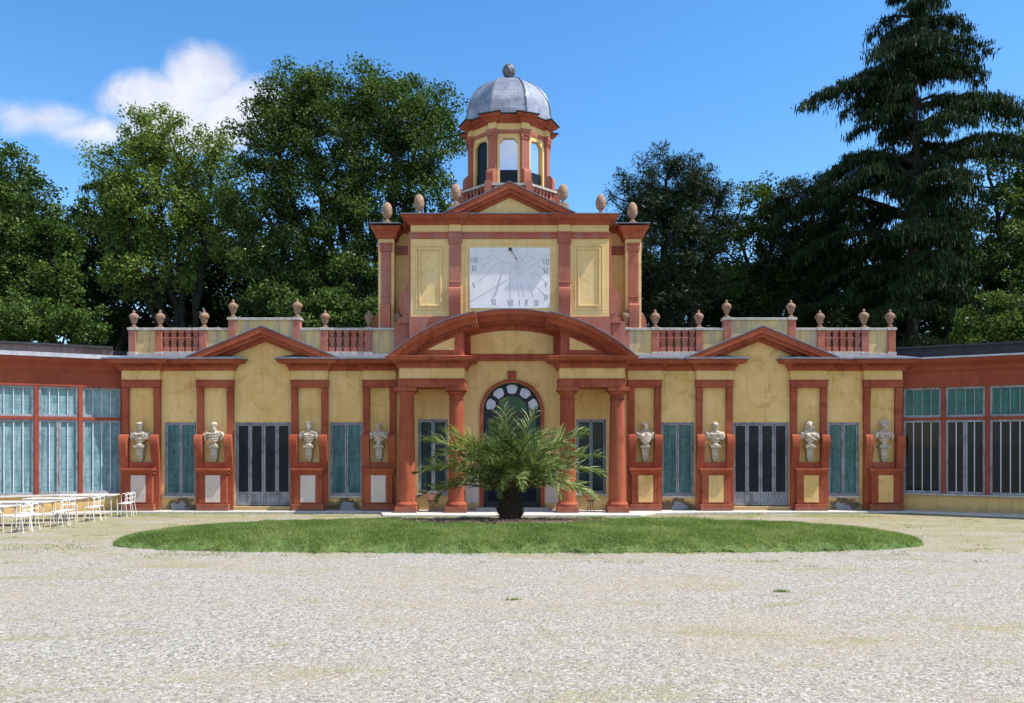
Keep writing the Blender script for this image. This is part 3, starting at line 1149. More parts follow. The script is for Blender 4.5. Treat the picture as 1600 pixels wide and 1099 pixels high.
MB().prism_z(octo(1.42), 7.6, 8.42).build('drum', RP, L)
m = MB()
m.prism_z(octo(1.5), 8.40, 8.47)
m.build('balcony_floor', STONECAP, L)
rail = octo(1.50)
rail = list(reversed(rail))
m = MB()
m.sweep(list(reversed(rail)), [(-.10, 8.74), (.03, 8.74), (.03, 8.80), (-.10, 8.80)], closed=True)
m.build('balcony_rail', STONECAP, L)
m = MB()
R0 = 1.46
for i in range(8):
    a = Vector(octo(R0)[i]); b = Vector(octo(R0)[(i + 1) % 8])
    m.box(a.x - .09, a.x + .09, a.y - .09, a.y + .09, 8.44, 8.86)
    for j in range(1, 8):
        p = a.lerp(b, j / 8)
        m.lathe(p.x, p.y, [(.03, 8.47), (.045, 8.52), (.02, 8.6), (.045, 8.68), (.03, 8.74)], 6)
m.build('balcony_balusters', RP, L)
RW_ = 1.165
ap = RW_ * math.cos(math.radians(22.5))
hw = RW_ * math.sin(math.radians(22.5))
for kf in range(8):
    M = Matrix.Translation((LX, LY, 0)) @ Matrix.Rotation(math.radians(45 * kf), 4, 'Z')
    f = bpy.data.objects.new('lantern_face', None)
    COL.objects.link(f); f.parent = L
    m = MB(M)
    w, z0, z1 = .245, 8.47, 10.14
    for s in (-1, 1):
        m.box(s * w, s * hw, -ap, -ap + .12, z0, 10.60)
        m.prism_y([(s * w, z1 - .13), (s * w, z1), (s * (w - .11), z1)], -ap, -ap + .12)
    m.box(-w, w, -ap, -ap + .12, z1, 10.60)
    # slightly raised surround
    for s in (-1, 1):
        m.box(s * (w + .0), s * (w + .07), -ap - .02, -ap + .002, z0, z1 - .10)
    m.build('lantern_wall', YT, f, bevel=.004)
    g = MB(M).box(-w + .001, w - .001, -ap + .07, -ap + .08, 9.28, z1)
    g.build('pane', BLACKG if kf in (5, 6, 7) else LGLASS, f)  # left panes coloured black to carry a dark reflection
    d = MB(M)
    d.box(-w + .001, w - .001, -ap + .055, -ap + .085, z0, 9.28)  # added black strip, standing for the dark reflection low in the glass
    d.build('dark_reflection_panel', BLACKG, f)
    # pilaster on the corner
    M2 = Matrix.Translation((LX, LY, 0)) @ Matrix.Rotation(math.radians(45 * kf + 22.5), 4, 'Z')
    m = MB(M2)
    rr = RW_ + .05
    m.box(-.115, .115, -rr, -rr + .2, 8.47, 10.22)
    m.build('lantern_pilaster', RP, f, bevel=.006)
    m = MB(M2)
    m.box(-.13, .13, -rr - .02, -rr + .2, 10.10, 10.13)
    m.box(-.14, .14, -rr - .03, -rr + .2, 10.20, 10.26)
    m.box(-.15, .15, -rr - .045, -rr + .2, 10.26, 10.36)
    for s in (-1, 1):
        m.tube([(s * .11, -rr - .04, 10.165), (s * .11, -rr + .1, 10.165)], .035, 8)
    m.build('capital', RP, f, bevel=.003)
    m = MB(M2)
    m.box(-.115, .115, -rr - .003, -rr + .2, 10.36, 10.56)
    m.build('frieze', YT, f)
    prof = [(-rr + .01, 9.26), (-rr - .09, 9.25), (-rr - .14, 9.20), (-rr - .16, 9.1), (-rr - .15, 8.95), (-rr - .17, 8.80), (-rr - .17, 8.74), (-rr + .01, 8.74)]
    m = MB(M2).prism_x(prof, -.105, .105)
    m.build('scroll', RP, f, smooth=35)
# string course and cornice following the projecting corners
pa = []
for kf in range(8):
    th = math.radians(45 * kf)

    def rot(x, y, th):
        return (LX + x * math.cos(th) - y * math.sin(th), LY + x * math.sin(th) + y * math.cos(th))
    pa.append(rot(-hw + .12, -ap, th))
    pa.append(rot(hw - .12, -ap, th))
    th2 = th + math.radians(22.5)
    rr = RW_ + .07
    pa.append(rot(-.12, -rr, th2)); pa.append(rot(.12, -rr, th2))
m = MB()
m.sweep(pa, [(-.05, 10.26), (.02, 10.26), (.03, 10.36), (-.05, 10.36)], closed=True)
m.build('string_course', RP, L)
m = MB()
m.sweep(pa, [(-.05, 10.55), (.04, 10.55), (.06, 10.61), (.13, 10.66), (.15, 10.68), (.17, 10.735), (-.05, 10.76)], closed=True)
m.build('cornice', R, L)
m = MB()
m.sweep(pa, [(-.3, 10.75), (.20, 10.74), (.205, 10.765), (-.3, 10.83)], closed=True)
m.build('eaves_flashing', BLACKFELT, L)
MB().prism_z(octo(1.30), 10.72, 10.80).build('dome_curb', BLACKFELT, L)
# dome
DR, DZ = 1.30, 10.78
pr = [(DR, DZ), (DR - .005, DZ + .17), (DR - .035, DZ + .19)]
for i in range(1, 15):
    t = math.pi / 2 * i / 14
    pr.append(((DR - .035) * math.cos(t) ** .94 + .002, DZ + .19 + 1.19 * math.sin(t)))
d = bpy.data.objects.new('dome', None); COL.objects.link(d); d.parent = L
MB().lathe(LX, LY, [(max(r, .1), z) for r, z in pr], 8, math.radians(22.5)).build('dome_shell', DOME, d, smooth=25)
for i in range(8):
    a = math.radians(22.5 + 45 * i)
    MB().tube([(LX + (r + .008) * math.cos(a), LY + (r + .008) * math.sin(a), z) for r, z in pr[:-1]], .022, 6).build('dome_rib', LEAD, d, smooth=40)
# ribbed ball on top
m = MB()
vs, fs = [], []
NN, MM = 32, 14
for i in range(MM + 1):
    th = math.pi * i / MM
    for j in range(NN):
        ph = 2 * math.pi * j / NN
        rr = .185 * (1 + .05 * math.cos(ph * 8)) * math.sin(th)
        vs.append((LX + rr * math.cos(ph + th * .5), LY + rr * math.sin(ph + th * .5), 12.47 + .205 * math.cos(th)))
for i in range(MM):
    for j in range(NN):
        fs.append((i * NN + j, i * NN + (j + 1) % NN, (i + 1) * NN + (j + 1) % NN, (i + 1) * NN + j))
m.add(vs, fs)
m.lathe(LX, LY, [(.14, 12.12), (.10, 12.18), (.06, 12.22), (.07, 12.28), (.12, 12.31)], 16)
m.build('ball_finial', simple('dark_bronze_lead', (0.13, 0.125, 0.14), .5, .4, .35, 9), d, smooth=50)

# ------------------------------------------------------------------ sundial
SD = thing('sundial', 'white wall sundial with roman numerals and a dark slanting pointer on the tower', 'sundial', (XC, .15, 5.08))
sx0, sx1, sz0, sz1 = -1.11 + 0, .99, 5.28 - .0, 6.86
sx0, sx1 = (734 - 800) / 59.7, (859.5 - 800) / 59.7
sz0, sz1 = 1.75 + (692 - 481.5) / 59.7, 1.75 + (692 - 387) / 59.7
MB().box(sx0, sx1, .118, .152, sz0, sz1).build('dial_face', DIAL, SD)
W_, H_ = sx1 - sx0, sz1 - sz0


def D(u, v):   # dial picture coordinates of the close view -> wall
    return (sx0 + (u - 95) / (1275 - 95) * W_, sz1 - (v - 130) / (1005 - 130) * H_)


def stroke(mb, a, b, w, y=.114):
    a, b = Vector(a), Vector(b)
    d = (b - a).normalized() * w / 2
    nrm = Vector((-d.y, d.x))
    mb.prism_y([tuple(a - nrm), tuple(b - nrm), tuple(b + nrm), tuple(a + nrm)], y, .1175)


lines = MB()
for (a, b) in (((690, 380), (690, 1000)), ((100, 915), (1270, 235)), ((440, 240), (250, 300)), ((450, 290), (250, 415)), ((505, 335), (340, 525)),
               ((600, 395), (520, 680)), ((735, 375), (765, 505)), ((765, 375), (800, 470)), ((795, 365), (840, 450)), ((830, 345), (895, 415)),
               ((870, 310), (945, 385)), ((900, 270), (1000, 330)), ((935, 240), (1060, 290)), ((520, 680), (470, 830)), ((340, 525), (200, 640)),
               ((790, 640), (825, 840)), ((850, 640), (890, 850)), ((975, 690), (1040, 850)), ((1060, 500), (1180, 600)), ((1090, 700), (1200, 820)),
               ((1080, 390), (1180, 440))):
    stroke(lines, D(*a), D(*b), .011)
prev = None
for i in range(25):
    a = math.pi * (1 + i / 24)
    p = D(685 + 268 * math.cos(a), 130 + 225 * -math.sin(a) if False else 130 - 228 * math.sin(a))
    if prev: stroke(lines, prev, p, .010)
    prev = p
lines.build('hour_lines', INKF, SD)


def glyph(num, ch, x, z, w, h):
    t = .017
    if ch == 'I':
        stroke(num, (x, z - h / 2), (x, z + h / 2), t)
        for q in (-1, 1):
            stroke(num, (x - t * .9, z + q * h / 2), (x + t * .9, z + q * h / 2), .006)
    elif ch == 'V':
        stroke(num, (x - w / 2, z + h / 2), (x, z - h / 2), t)
        stroke(num, (x + w / 2, z + h / 2), (x, z - h / 2), t * .55, .1145)
    elif ch == 'X':
        stroke(num, (x - w / 2, z + h / 2), (x + w / 2, z - h / 2), t)
        stroke(num, (x + w / 2, z + h / 2), (x - w / 2, z - h / 2), t * .55, .1145)


def numeral(txt, u, v):
    cx, cz = D(u, v)
    ws = {'I': .042, 'V': .082, 'X': .082}
    tot = sum(ws[c] for c in txt)
    x = cx - tot / 2
    num = MB()
    for c in txt:
        glyph(num, c, x + ws[c] / 2, cz, ws[c] * .82, .135)
        x += ws[c]
    num.build('hour_numeral', INK, SD)


for t, u, v in (('VIII', 162, 310), ('IX', 160, 432), ('X', 155, 672), ('XI', 448, 918), ('XII', 690, 925), ('I', 825, 922), ('II', 928, 920),
                ('III', 1075, 930), ('IV', 1225, 845), ('V', 1218, 655), ('VI', 1212, 468), ('VII', 1213, 340)):
    numeral(t, u, v)
p0, p1 = D(690, 155), D(785, 318)
m = MB()
m.ellipsoid((p0[0], .10, p0[1]), (.045, .04, .045), 12, 8)
m.tube([(p0[0], .10, p0[1]), (p1[0], -.02, p1[1])], [.012, .010], 6)
m.tube([(p1[0] - .018, -.005, p1[1] + .035), (p1[0] + .008, -.03, p1[1] - .03)], [.022, .002], 8)
m.build('gnomon', IRON, SD)

# ------------------------------------------------------------------ greenhouse wings
def wing(s):
    side = 'left' if s < 0 else 'right'
    ox, oy = s * 10.14, .10
    th = math.radians(30)
    W = thing('greenhouse_wing', ('long red greenhouse wing on the left with bright turquoise sheets behind white barred windows' if s < 0 else
              'long red greenhouse wing on the right with dark glass behind white barred windows'), 'building', (ox, oy, 0))
    c, sn = math.cos(th), math.sin(th)
    # local: x along wing (outwards), y into the wing (away from the courtyard), z up
    M = Matrix(((s * c, s * sn, 0, ox), (-sn, c, 0, oy), (0, 0, 1, 0), (0, 0, 0, 1)))
    NB = 7
    p = .975
    LEN = NB * p + .1
    m = MB(M)
    m.box(-.3, LEN, .02, .3, -.05, .40)
    m.build('base_wall', YW, W)
    m = MB(M)
    m.box(-.02, LEN, -.05, .1, .40, .45)
    m.build('sill', STONECAP if s > 0 else PAVE, W, bevel=.006)
    m = MB(M)
    m.box(-.4, LEN, .0, .3, 3.23, 3.62)
    m.prism_x([(0.0, 3.56), (-.05, 3.60), (-.07, 3.70), (-.22, 3.80), (-.24, 3.88), (.3, 3.88), (.3, 3.56)], -.15, LEN)
    m.build('fascia', RW, W, bevel=.005)
    m = MB(M)
    m.prism_x([(-.26, 3.885), (-.30, 3.885), (-.30, 3.99 if s < 0 else 3.93), (-.27, 3.99 if s < 0 else 3.93), (-.2, 3.91), (.3, 3.93), (.3, 3.885)], -.08, LEN)
    m.build('gutter', GUTTER, W)
    m = MB(M)
    xs = .25 if s < 0 else -.4
    m.box(xs, LEN, .35, .5, 3.8, 4.22)
    m.build('upstand', BR if s < 0 else BLACKFELT, W)  # same upstand coloured black on the right to carry shadow
    m = MB(M)
    m.box(xs, LEN, .24, .5, 4.222, 4.275)
    m.prism_x([(.5, 4.24), (.5, 4.30), (3.2, 4.42), (3.2, 4.36)], xs, LEN)
    m.box(-.3, LEN, .5, 3.2, -.05, 4.2)
    m.build('roof', BLACKFELT, W)
    m = MB(M)
    for i in range(NB + 1):
        m.box(i * p - .045 + .04, i * p + .045 + .04, -.01, .2, .45, 3.23)
    for i in range(NB):
        m.box(i * p + .085, (i + 1) * p - .005, .005, .2, 2.33, 2.40)
    m.box(0, LEN, -.015, .2, 3.17, 3.235)
    m.build('window_posts', RW, W, bevel=.004)
    for i in range(NB):
        x0, x1 = i * p + .088, (i + 1) * p - .008
        # lower casement
        e = bpy.data.objects.new('window', None); COL.objects.link(e); e.parent = W
        m = MB(M)
        frame_rect(m, x0, x1, .455, 2.327, .03, .10, .055)
        mid = (x0 + x1) / 2
        if i % 3 == 1:
            m.box(mid - .05, mid - .004, .035, .09, .51, 2.27)
            m.box(mid + .004, mid + .05, .035, .09, .51, 2.27)
        m.build('window_frame', FRAME, e, bevel=.004)
        m = MB(M).box(x0 + .05, x1 - .05, .085, .095, .5, 2.28)
        m.build('pane', TURQ if s < 0 else BLACKG, e)  # right panes painted black for the unlit room behind
        bars = MB(M)
        bx = [x0 + (x1 - x0) * t for t in ((.27, .5, .73) if i % 3 != 1 else (.27, .73))]
        for b in bx:
            bars.box(b - .010, b + .010, .048, .062, .5, 2.28)
        bars.build('window_bars', BARW, e)
        e = bpy.data.objects.new('window', None); COL.objects.link(e); e.parent = W
        m = MB(M)
        frame_rect(m, x0, x1, 2.405, 3.168, .03, .10, .055)
        m.build('window_frame', FRAME, e, bevel=.004)
        m = MB(M).box(x0 + .05, x1 - .05, .085, .095, 2.45, 3.12)
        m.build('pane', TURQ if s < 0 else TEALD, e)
        bars = MB(M)
        for t in (.27, .5, .73):
            b = x0 + (x1 - x0) * t
            bars.box(b - .008, b + .008, .048, .06, 2.45, 3.12)
        bars.build('window_bars', BARW if s < 0 else FRAME, e)
    pv = MB(M)
    pv.box(-.2, LEN, -.42, .03, -.12, -.005)
    o = pv.build('pavement', PAVE, None, bevel=.01)
    o['kind'] = 'structure'
    return W


wing(-1)
wing(1)
# ------------------------------------------------------------------ ground
def gravel_mat():
    m, g, b, co = principled('gravel')
    v1 = g.new('ShaderNodeTexVoronoi'); v1.inputs['Scale'].default_value = 74
    g.link(co, v1.inputs['Vector'])
    v2 = g.new('ShaderNodeTexVoronoi'); v2.inputs['Scale'].default_value = 38
    g.link(g.mapping(co, (1, 1, 1), (3.3, 1.7, 0)), v2.inputs['Vector'])
    h1 = g.noise(co, 38, 3, .6).outputs[0]
    sep = g.new('ShaderNodeSeparateColor'); g.link(v1.outputs['Color'], sep.inputs[0])
    sep2 = g.new('ShaderNodeSeparateColor'); g.link(v2.outputs['Color'], sep2.inputs[0])
    base = g.ramp(sep.outputs[0], [(0, (0.08, 0.077, 0.075)), (.15, (0.195, 0.180, 0.160)), (.5, (0.315, 0.293, 0.260)), (.85, (0.42, 0.392, 0.35)), (1, (0.62, 0.59, 0.545))])
    big = g.ramp(sep2.outputs[1], [(0, (0.12, 0.118, 0.125)), (.25, (0.25, 0.234, 0.212)), (1, (0.52, 0.492, 0.455))])
    c = g.mix(g.math('GREATER_THAN', sep2.outputs[0], 0.62), base, big)
    # dark gaps between stones
    gap = g.smooth(v1.outputs['Distance'], 0.0, 0.5)
    wide = g.noise(co, 0.16, 3, .55, .3).outputs[0]
    mid = g.noise(g.mapping(co, (.32, .55, 1)), 1.0, 7, .68, .3).outputs[0]
    fine = g.noise(co, 6.5, 5, .7).outputs[0]
    sxyz = g.new('ShaderNodeSeparateXYZ'); g.link(co, sxyz.inputs[0])
    x, y, z = sxyz.outputs
    # sandy worn ground through the middle of the court
    sand = g.smooth(g.math('ADD', mid, g.math('MULTIPLY', wide, .6)), .58, 1.02)
    tint = g.math('MULTIPLY', g.smooth(g.math('SUBTRACT', g.math('MULTIPLY', sand, .85), sep.outputs[2]), -.45, .4), .58)
    c = g.mix(tint, c, (0.345, 0.285, 0.185))
    # thin moss and grass: more of it nearer the building
    near = g.smooth(y, -12.5, -1.5)
    edge = g.smooth(g.math('ABSOLUTE', x), 5.0, 9.0)
    mo = g.noise(g.mapping(co, (.55, 1.5, 1), (4, 2, 0)), 1.0, 6, .68, .5).outputs[0]
    amt = g.math('ADD', mo, g.math('MULTIPLY', near, .155))
    amt = g.math('ADD', amt, g.math('MULTIPLY', g.math('MULTIPLY', edge, near), .06))
    amt = g.math('ADD', amt, g.math('MULTIPLY', g.math('SUBTRACT', fine, .5), .40))
    moss = g.smooth(amt, .50, .74)
    mcol = g.mix(g.smooth(fine, .4, .62), (0.20, 0.19, 0.060), (0.30, 0.262, 0.135))
    mt_ = g.math('MULTIPLY', g.smooth(g.math('SUBTRACT', g.math('MULTIPLY', moss, 1.0), sep.outputs[1]), -.3, .3), .68)
    c = g.mix(mt_, c, mcol)
    # a green verge along the foot of the building
    vg = g.math('MULTIPLY', g.smooth(g.math('ADD', y, g.math('MULTIPLY', g.math('SUBTRACT', fine, .5), 1.6)), -1.75, -1.1), .6)
    vg = g.math('MULTIPLY', vg, g.smooth(mo, .42, .6))
    c = g.mix(vg, c, (0.13, 0.16, 0.035))
    g.link(c, b.inputs['Base Color'])
    b.inputs['Roughness'].default_value = .95
    b.inputs['Specular IOR Level'].default_value = .2
    h = g.math('ADD', g.math('MULTIPLY', g.math('SUBTRACT', 1.0, v1.outputs['Distance']), .5), g.math('MULTIPLY', g.math('SUBTRACT', 1.0, v2.outputs['Distance']), .6))
    h = g.math('ADD', h, g.math('MULTIPLY', h1, .6))
    bump(g, b, h, .9, .016)
    return m


GRAVEL = gravel_mat()
GZ = -.05
m = MB()
m.add([(-900, -900, GZ), (900, -900, GZ), (900, 900, GZ), (-900, 900, GZ)], [(0, 1, 2, 3)])
gr = m.build('gravel_court', GRAVEL)
gr['kind'] = 'structure'
m = MB()
m.prism_z([(-10.25, -.42), (-3.35, -.42), (-3.15, -1.42), (3.15, -1.42), (3.6, -.80), (4.6, -.62), (10.25, -.42), (10.25, .02), (-10.25, .02)], -.14, -.002)
o = m.build('pavement', PAVE, bevel=.01)
o['kind'] = 'structure'

# grounds behind the building
m, g, b, co = principled('woodland_floor')
n = g.noise(co, .6, 5, .6).outputs[0]
g.link(g.mix(g.smooth(n, .4, .6), (0.03, 0.05, 0.015), (0.06, 0.05, 0.03)), b.inputs['Base Color'])
b.inputs['Roughness'].default_value = .95
mm = MB().box(-120, 120, 7.3, 90, -.5, -.02)
o = mm.build('woodland_floor', m); o['kind'] = 'structure'

# ------------------------------------------------------------------ oval lawn
rng = np.random.default_rng(7)
LCX, LSX = .11, 7.25


def lawn_norm(x, y):
    t = (x - LCX) / LSX
    yc = -5.62 - .75 * t * t
    hd = 2.35 * np.sqrt(np.clip(1 - t * t, 1e-4, 1)) ** .86 * (1 + .016 * np.sin(5.3 * x) + .014 * np.sin(11.7 * x + 1) + .012 * np.sin(23 * x) + .008 * np.sin(47 * x))
    return np.sqrt(np.clip(t * t, 0, None) ** 3 * .0 + ((y - yc) / hd) ** 2), t


def wob(x, y):
    return .06 * np.sin(x * 3.1 + 1) + .045 * np.sin(x * 7.3 + y * 2) + .03 * np.sin(x * 15.1 + 2)


def lawn_h(x, y):
    r, t = lawn_norm(x, y)
    r = r + wob(x, y) * .5
    q = np.clip(1 - r, 0, 1)
    return .24 * (1 - (1 - q) ** 3.6) * (1 - np.clip(np.abs(t), 0, 1) ** 6) ** .5 + GZ


nx, ny = 420, 50
vs, fs = [], []
for i in range(nx + 1):
    t = math.sin((i / nx - .5) * math.pi) * .9995
    x = LCX + LSX * t
    yc = -5.62 - .75 * t * t
    hd = 2.35 * math.sqrt(max(1 - t * t, 1e-4)) ** .86 * (1 + .016 * math.sin(5.3 * x) + .014 * math.sin(11.7 * x + 1) + .012 * math.sin(23 * x) + .008 * math.sin(47 * x))
    for j in range(ny + 1):
        u = math.sin((j / ny - .5) * math.pi)
        y = yc + hd * u
        z = float(lawn_h(x, y)) if j not in (0, ny) else GZ - .02
        vs.append((x, y, z + .003))
for i in range(nx):
    for j in range(ny):
        a = i * (ny + 1) + j
        fs.append((a, a + ny + 1, a + ny + 2, a + 1))
mt, g, b, co = principled('lawn_soil')
n = g.noise(co, 2.2, 6, .7).outputs[0]
n2 = g.noise(co, 40, 3, .7).outputs[0]
c = g.mix(g.smooth(n, .4, .62), (0.07, 0.135, 0.028), (0.12, 0.17, 0.05))
c = g.mix(g.smooth(n2, .55, .7), c, (0.08, 0.07, 0.035))
g.link(c, b.inputs['Base Color']); b.inputs['Roughness'].default_value = .95
bump(g, b, n2, .8, .02)
lb = MB(); lb.add(vs, fs)
o = lb.build('lawn_mound', mt, smooth=60); o['kind'] = 'structure'

PX, PY_ = -.035, -4.5     # palm position
MULX, MULY = PX - .15, PY_ - .38


def mulch_r(x, y):
    return np.sqrt(((x - MULX) / 2.15) ** 2 + ((y - MULY) / .84) ** 2) + .12 * np.sin(x * 5) + .08 * np.sin(x * 11 + y * 9)


def mesh_np(name, V, Fq, mat, parent=None, loc=None, smooth=False):
    """V (n,3), Fq (m,k) -> object, fast"""
    me = bpy.data.meshes.new(name)
    k = Fq.shape[1]
    me.vertices.add(len(V)); me.vertices.foreach_set('co', V.astype(np.float32).ravel())
    me.loops.add(Fq.size); me.loops.foreach_set('vertex_index', Fq.astype(np.int32).ravel())
    me.polygons.add(len(Fq))
    me.polygons.foreach_set('loop_start', np.arange(0, Fq.size, k, dtype=np.int32))
    me.polygons.foreach_set('loop_total', np.full(len(Fq), k, dtype=np.int32))
    if smooth:
        me.polygons.foreach_set('use_smooth', np.ones(len(Fq), dtype=bool))
    me.update(calc_edges=True)
    me.materials.append(mat)
    o = bpy.data.objects.new(name, me)
    COL.objects.link(o)
    if parent is not None: o.parent = parent
    if loc is not None: o.location = loc
    return o


def blades(x, y, z, h, w, lean=.45):
    n = len(x)
    az = rng.uniform(0, 2 * np.pi, n)
    la = rng.uniform(0, 2 * np.pi, n)
    ll = rng.uniform(.1, lean, n) * h
    base = np.stack([x, y, z], 1)
    d = np.stack([np.cos(az), np.sin(az), np.zeros(n)], 1) * (w[:, None] / 2)
    tip = base + np.stack([np.cos(la) * ll, np.sin(la) * ll, h], 1)
    V = np.concatenate([(base - d)[:, None], (base + d)[:, None], tip[:, None]], 1).reshape(-1, 3)
    return V, np.arange(3 * n).reshape(-1, 3)


N = 330000
x = rng.uniform(LCX - LSX, LCX + LSX, N)
y = rng.uniform(-8.3, -3.1, N)
r, t = lawn_norm(x, y)
r = r + wob(x, y) * .5
patch = .5 + .5 * np.sin(x * 1.7 + np.sin(y * 2.3) * 2) * np.sin(y * 3.1 + x * .6)
keep = (r < 1.0 + .055 * rng.standard_normal(N)) & (np.abs(t) < .998)
keep &= (mulch_r(x, y) > 1.0 + .12 * rng.standard_normal(N)) | (rng.random(N) < .02)
soil = ((x - 4.8) / 1.1) ** 2 + ((y + 4.45) / .33) ** 2
keep &= (soil > 1.0) | (rng.random(N) < .25)
soil2 = ((x + 4.0) / .9) ** 2 + ((y + 4.0) / .25) ** 2
keep &= (soil2 > 1.0) | (rng.random(N) < .25)
edge_n = .5 + .5 * np.sin(x * 4.1 + 2 * np.sin(x * 1.3)) * np.sin(x * 9.7 + 1)
keep &= (r < .80 + .17 * edge_n) | (rng.random(N) < .35)
bare = np.sin(x * 2.3 + 1.5 * np.sin(y * 1.9)) * np.sin(y * 4.3 + x) + .4 * np.sin(x * 7.7 + y * 5)
keep &= (bare < .95) | (rng.random(N) < .5)
x, y, r, patch = x[keep], y[keep], r[keep], patch[keep]
tuft = .5 + .5 * np.sin(x * 9 + np.sin(y * 11) * 2) * np.sin(y * 13 + x * 3)
h = rng.uniform(.028, .06, len(x)) * (0.75 + .6 * tuft) * (1 + .5 * (r > .86) * rng.random(len(x)))
tall = (((x - 4.6) / 1.6) ** 2 + ((y + 4.35) / .4) ** 2 < 1) & (rng.random(len(x)) < .3)
h[tall] *= 2.0
V, Fc = blades(x, y, lawn_h(x, y), h, rng.uniform(.008, .016, len(x)), 1.3)
o = mesh_np('lawn_grass', V, Fc, L_GRASS)
tag(o, 'fresh green grass covering the low oval lawn mound in front of the porch', 'grass', kind='stuff')

# sparse weeds in the gravel
wx, wy = [], []
for cx, cy, sx_, sy_, n_ in ((3.25, -11.45, .05, .02, 110), (0.02, -11.95, .05, .02, 50), (-5.2, -8.2, .5, .12, 300), (-7.9, -7.4, .7, .25, 320)):
    wx.append(rng.normal(cx, sx_, n_)); wy.append(rng.normal(cy, sy_, n_))
for k in range(260):
    cx, cy = rng.uniform(-11, 11), rng.uniform(-9.5, -.9)
    if lawn_norm(cx, cy)[0] < 1.02 and abs((cx - LCX) / LSX) < 1: continue
    q = rng.integers(4, 26)
    wx.append(rng.normal(cx, .09, q)); wy.append(rng.normal(cy, .04, q))
k = 2600
ex = rng.uniform(-10.2, 10.2, k)
wx.append(ex); wy.append(rng.normal(-.62, .10, k) - .95 * (np.abs(ex) < 3.3))
wx, wy = np.concatenate(wx), np.concatenate(wy)
V, Fc = blades(wx, wy, np.full(len(wx), GZ), rng.uniform(.015, .045, len(wx)), rng.uniform(.008, .014, len(wx)), .8)
o = mesh_np('weeds', V, Fc, L_GRASS)
tag(o, 'sparse low weeds growing through the pale gravel and along the pavement edge', 'weeds', kind='stuff')

# mulch disc under the palm: a thin heap of bark chips
nn, kk = 64, 14
vs, fs = [], []
for j in range(kk + 1):
    for i in range(nn):
        a = 2 * math.pi * i / nn
        q = (j / kk) * (1 + .07 * math.sin(a * 5) + .05 * math.sin(a * 9 + 1))
        xx, yy = MULX + 2.1 * q * math.cos(a), MULY + .82 * q * math.sin(a)
        zz = float(lawn_h(xx, yy)) + .012 * (1 - (j / kk) ** 4) + (-.01 if j == kk else 0) + random.uniform(0, .008)
        vs.append((xx, yy, zz + .004))
for j in range(kk):
    for i in range(nn):
        fs.append((j * nn + i, j * nn + (i + 1) % nn, (j + 1) * nn + (i + 1) % nn, (j + 1) * nn + i))
mb = MB(); mb.add(vs, fs)
o = mb.build('mulch_bed', MULCH, smooth=60)
tag(o, 'brown bark mulch bed spread round the foot of the palm', 'mulch', kind='stuff')


# chips
def quads(P, A, Bv):
    V = np.stack([P - A, P - Bv * .5 + A * .1, P + A, P + Bv * .5 + A * .1], 1).reshape(-1, 3)
    return V, np.arange(4 * len(P)).reshape(-1, 4)


n = 3600
a = rng.uniform(0, 2 * np.pi, n); q = np.sqrt(rng.random(n)) * 1.02
x, y = MULX + 2.1 * q * np.cos(a), MULY + .82 * q * np.sin(a)
P = np.stack([x, y, lawn_h(x, y) + rng.uniform(.015, .035, n)], 1)
az = rng.uniform(0, 2 * np.pi, n)
A = np.stack([np.cos(az), np.sin(az), rng.uniform(-.3, .3, n)], 1) * rng.uniform(.012, .05, n)[:, None]
Bv = np.stack([-np.sin(az), np.cos(az), rng.uniform(-.4, .4, n)], 1) * rng.uniform(.012, .03, n)[:, None]
V, Fc = quads(P, A, Bv)
m, g, b, co = principled('bark_chip')
geo = g.new('ShaderNodeNewGeometry')
g.link(g.ramp(geo.outputs['Random Per Island'], [(0, (.05, .03, .02)), (.5, (.20, .12, .085)), (1, (.42, .29, .23))]), b.inputs['Base Color'])
b.inputs['Roughness'].default_value = .9
o = mesh_np('bark_chips', V, Fc, m)
tag(o, 'loose bark chips lying on the bed round the palm', 'bark chips', kind='stuff')

# ------------------------------------------------------------------ palm
random.seed(11)
pz = float(lawn_h(PX, PY_))
palm = thing('palm_tree', 'stocky young date palm with arching feathery fronds growing in the oval lawn', 'palm tree', (PX, PY_, pz))
m = MB()
prof = [(.17, -.05), (.215, .04), (.23, .14), (.205, .25), (.17, .36), (.15, .48), (.14, .6), (.10, .8), (.05, .92)]
m.lathe(PX, PY_, [(r_, pz + z_) for r_, z_ in prof], 20)
for ring in range(13):
    z_ = .02 + ring * .056
    for i in range(15):
        a = 2 * math.pi * (i + .5 * (ring % 2)) / 15 + random.uniform(-.08, .08)
        rr = np.interp(z_, [p[1] for p in prof], [p[0] for p in prof])
        ca, sa = math.cos(a), math.sin(a)
        l = random.uniform(.06, .10)
        tx, ty = -sa, ca
        w_ = .045
        b0 = Vector((PX + ca * (rr - .02), PY_ + sa * (rr - .02), pz + z_))
        tip = Vector((PX + ca * (rr + l), PY_ + sa * (rr + l), pz + z_ + random.uniform(.07, .12)))
        T_ = Vector((tx, ty, 0))
        m.add([b0 - T_ * w_, b0 + T_ * w_, b0 + Vector((0, 0, .06)), tip], [(0, 1, 3), (1, 2, 3), (2, 0, 3), (0, 2, 1)])
m.build('trunk', simple('palm_trunk', (0.055, 0.034, 0.02), .95, 0, .6, 22, bstr=.9), palm)


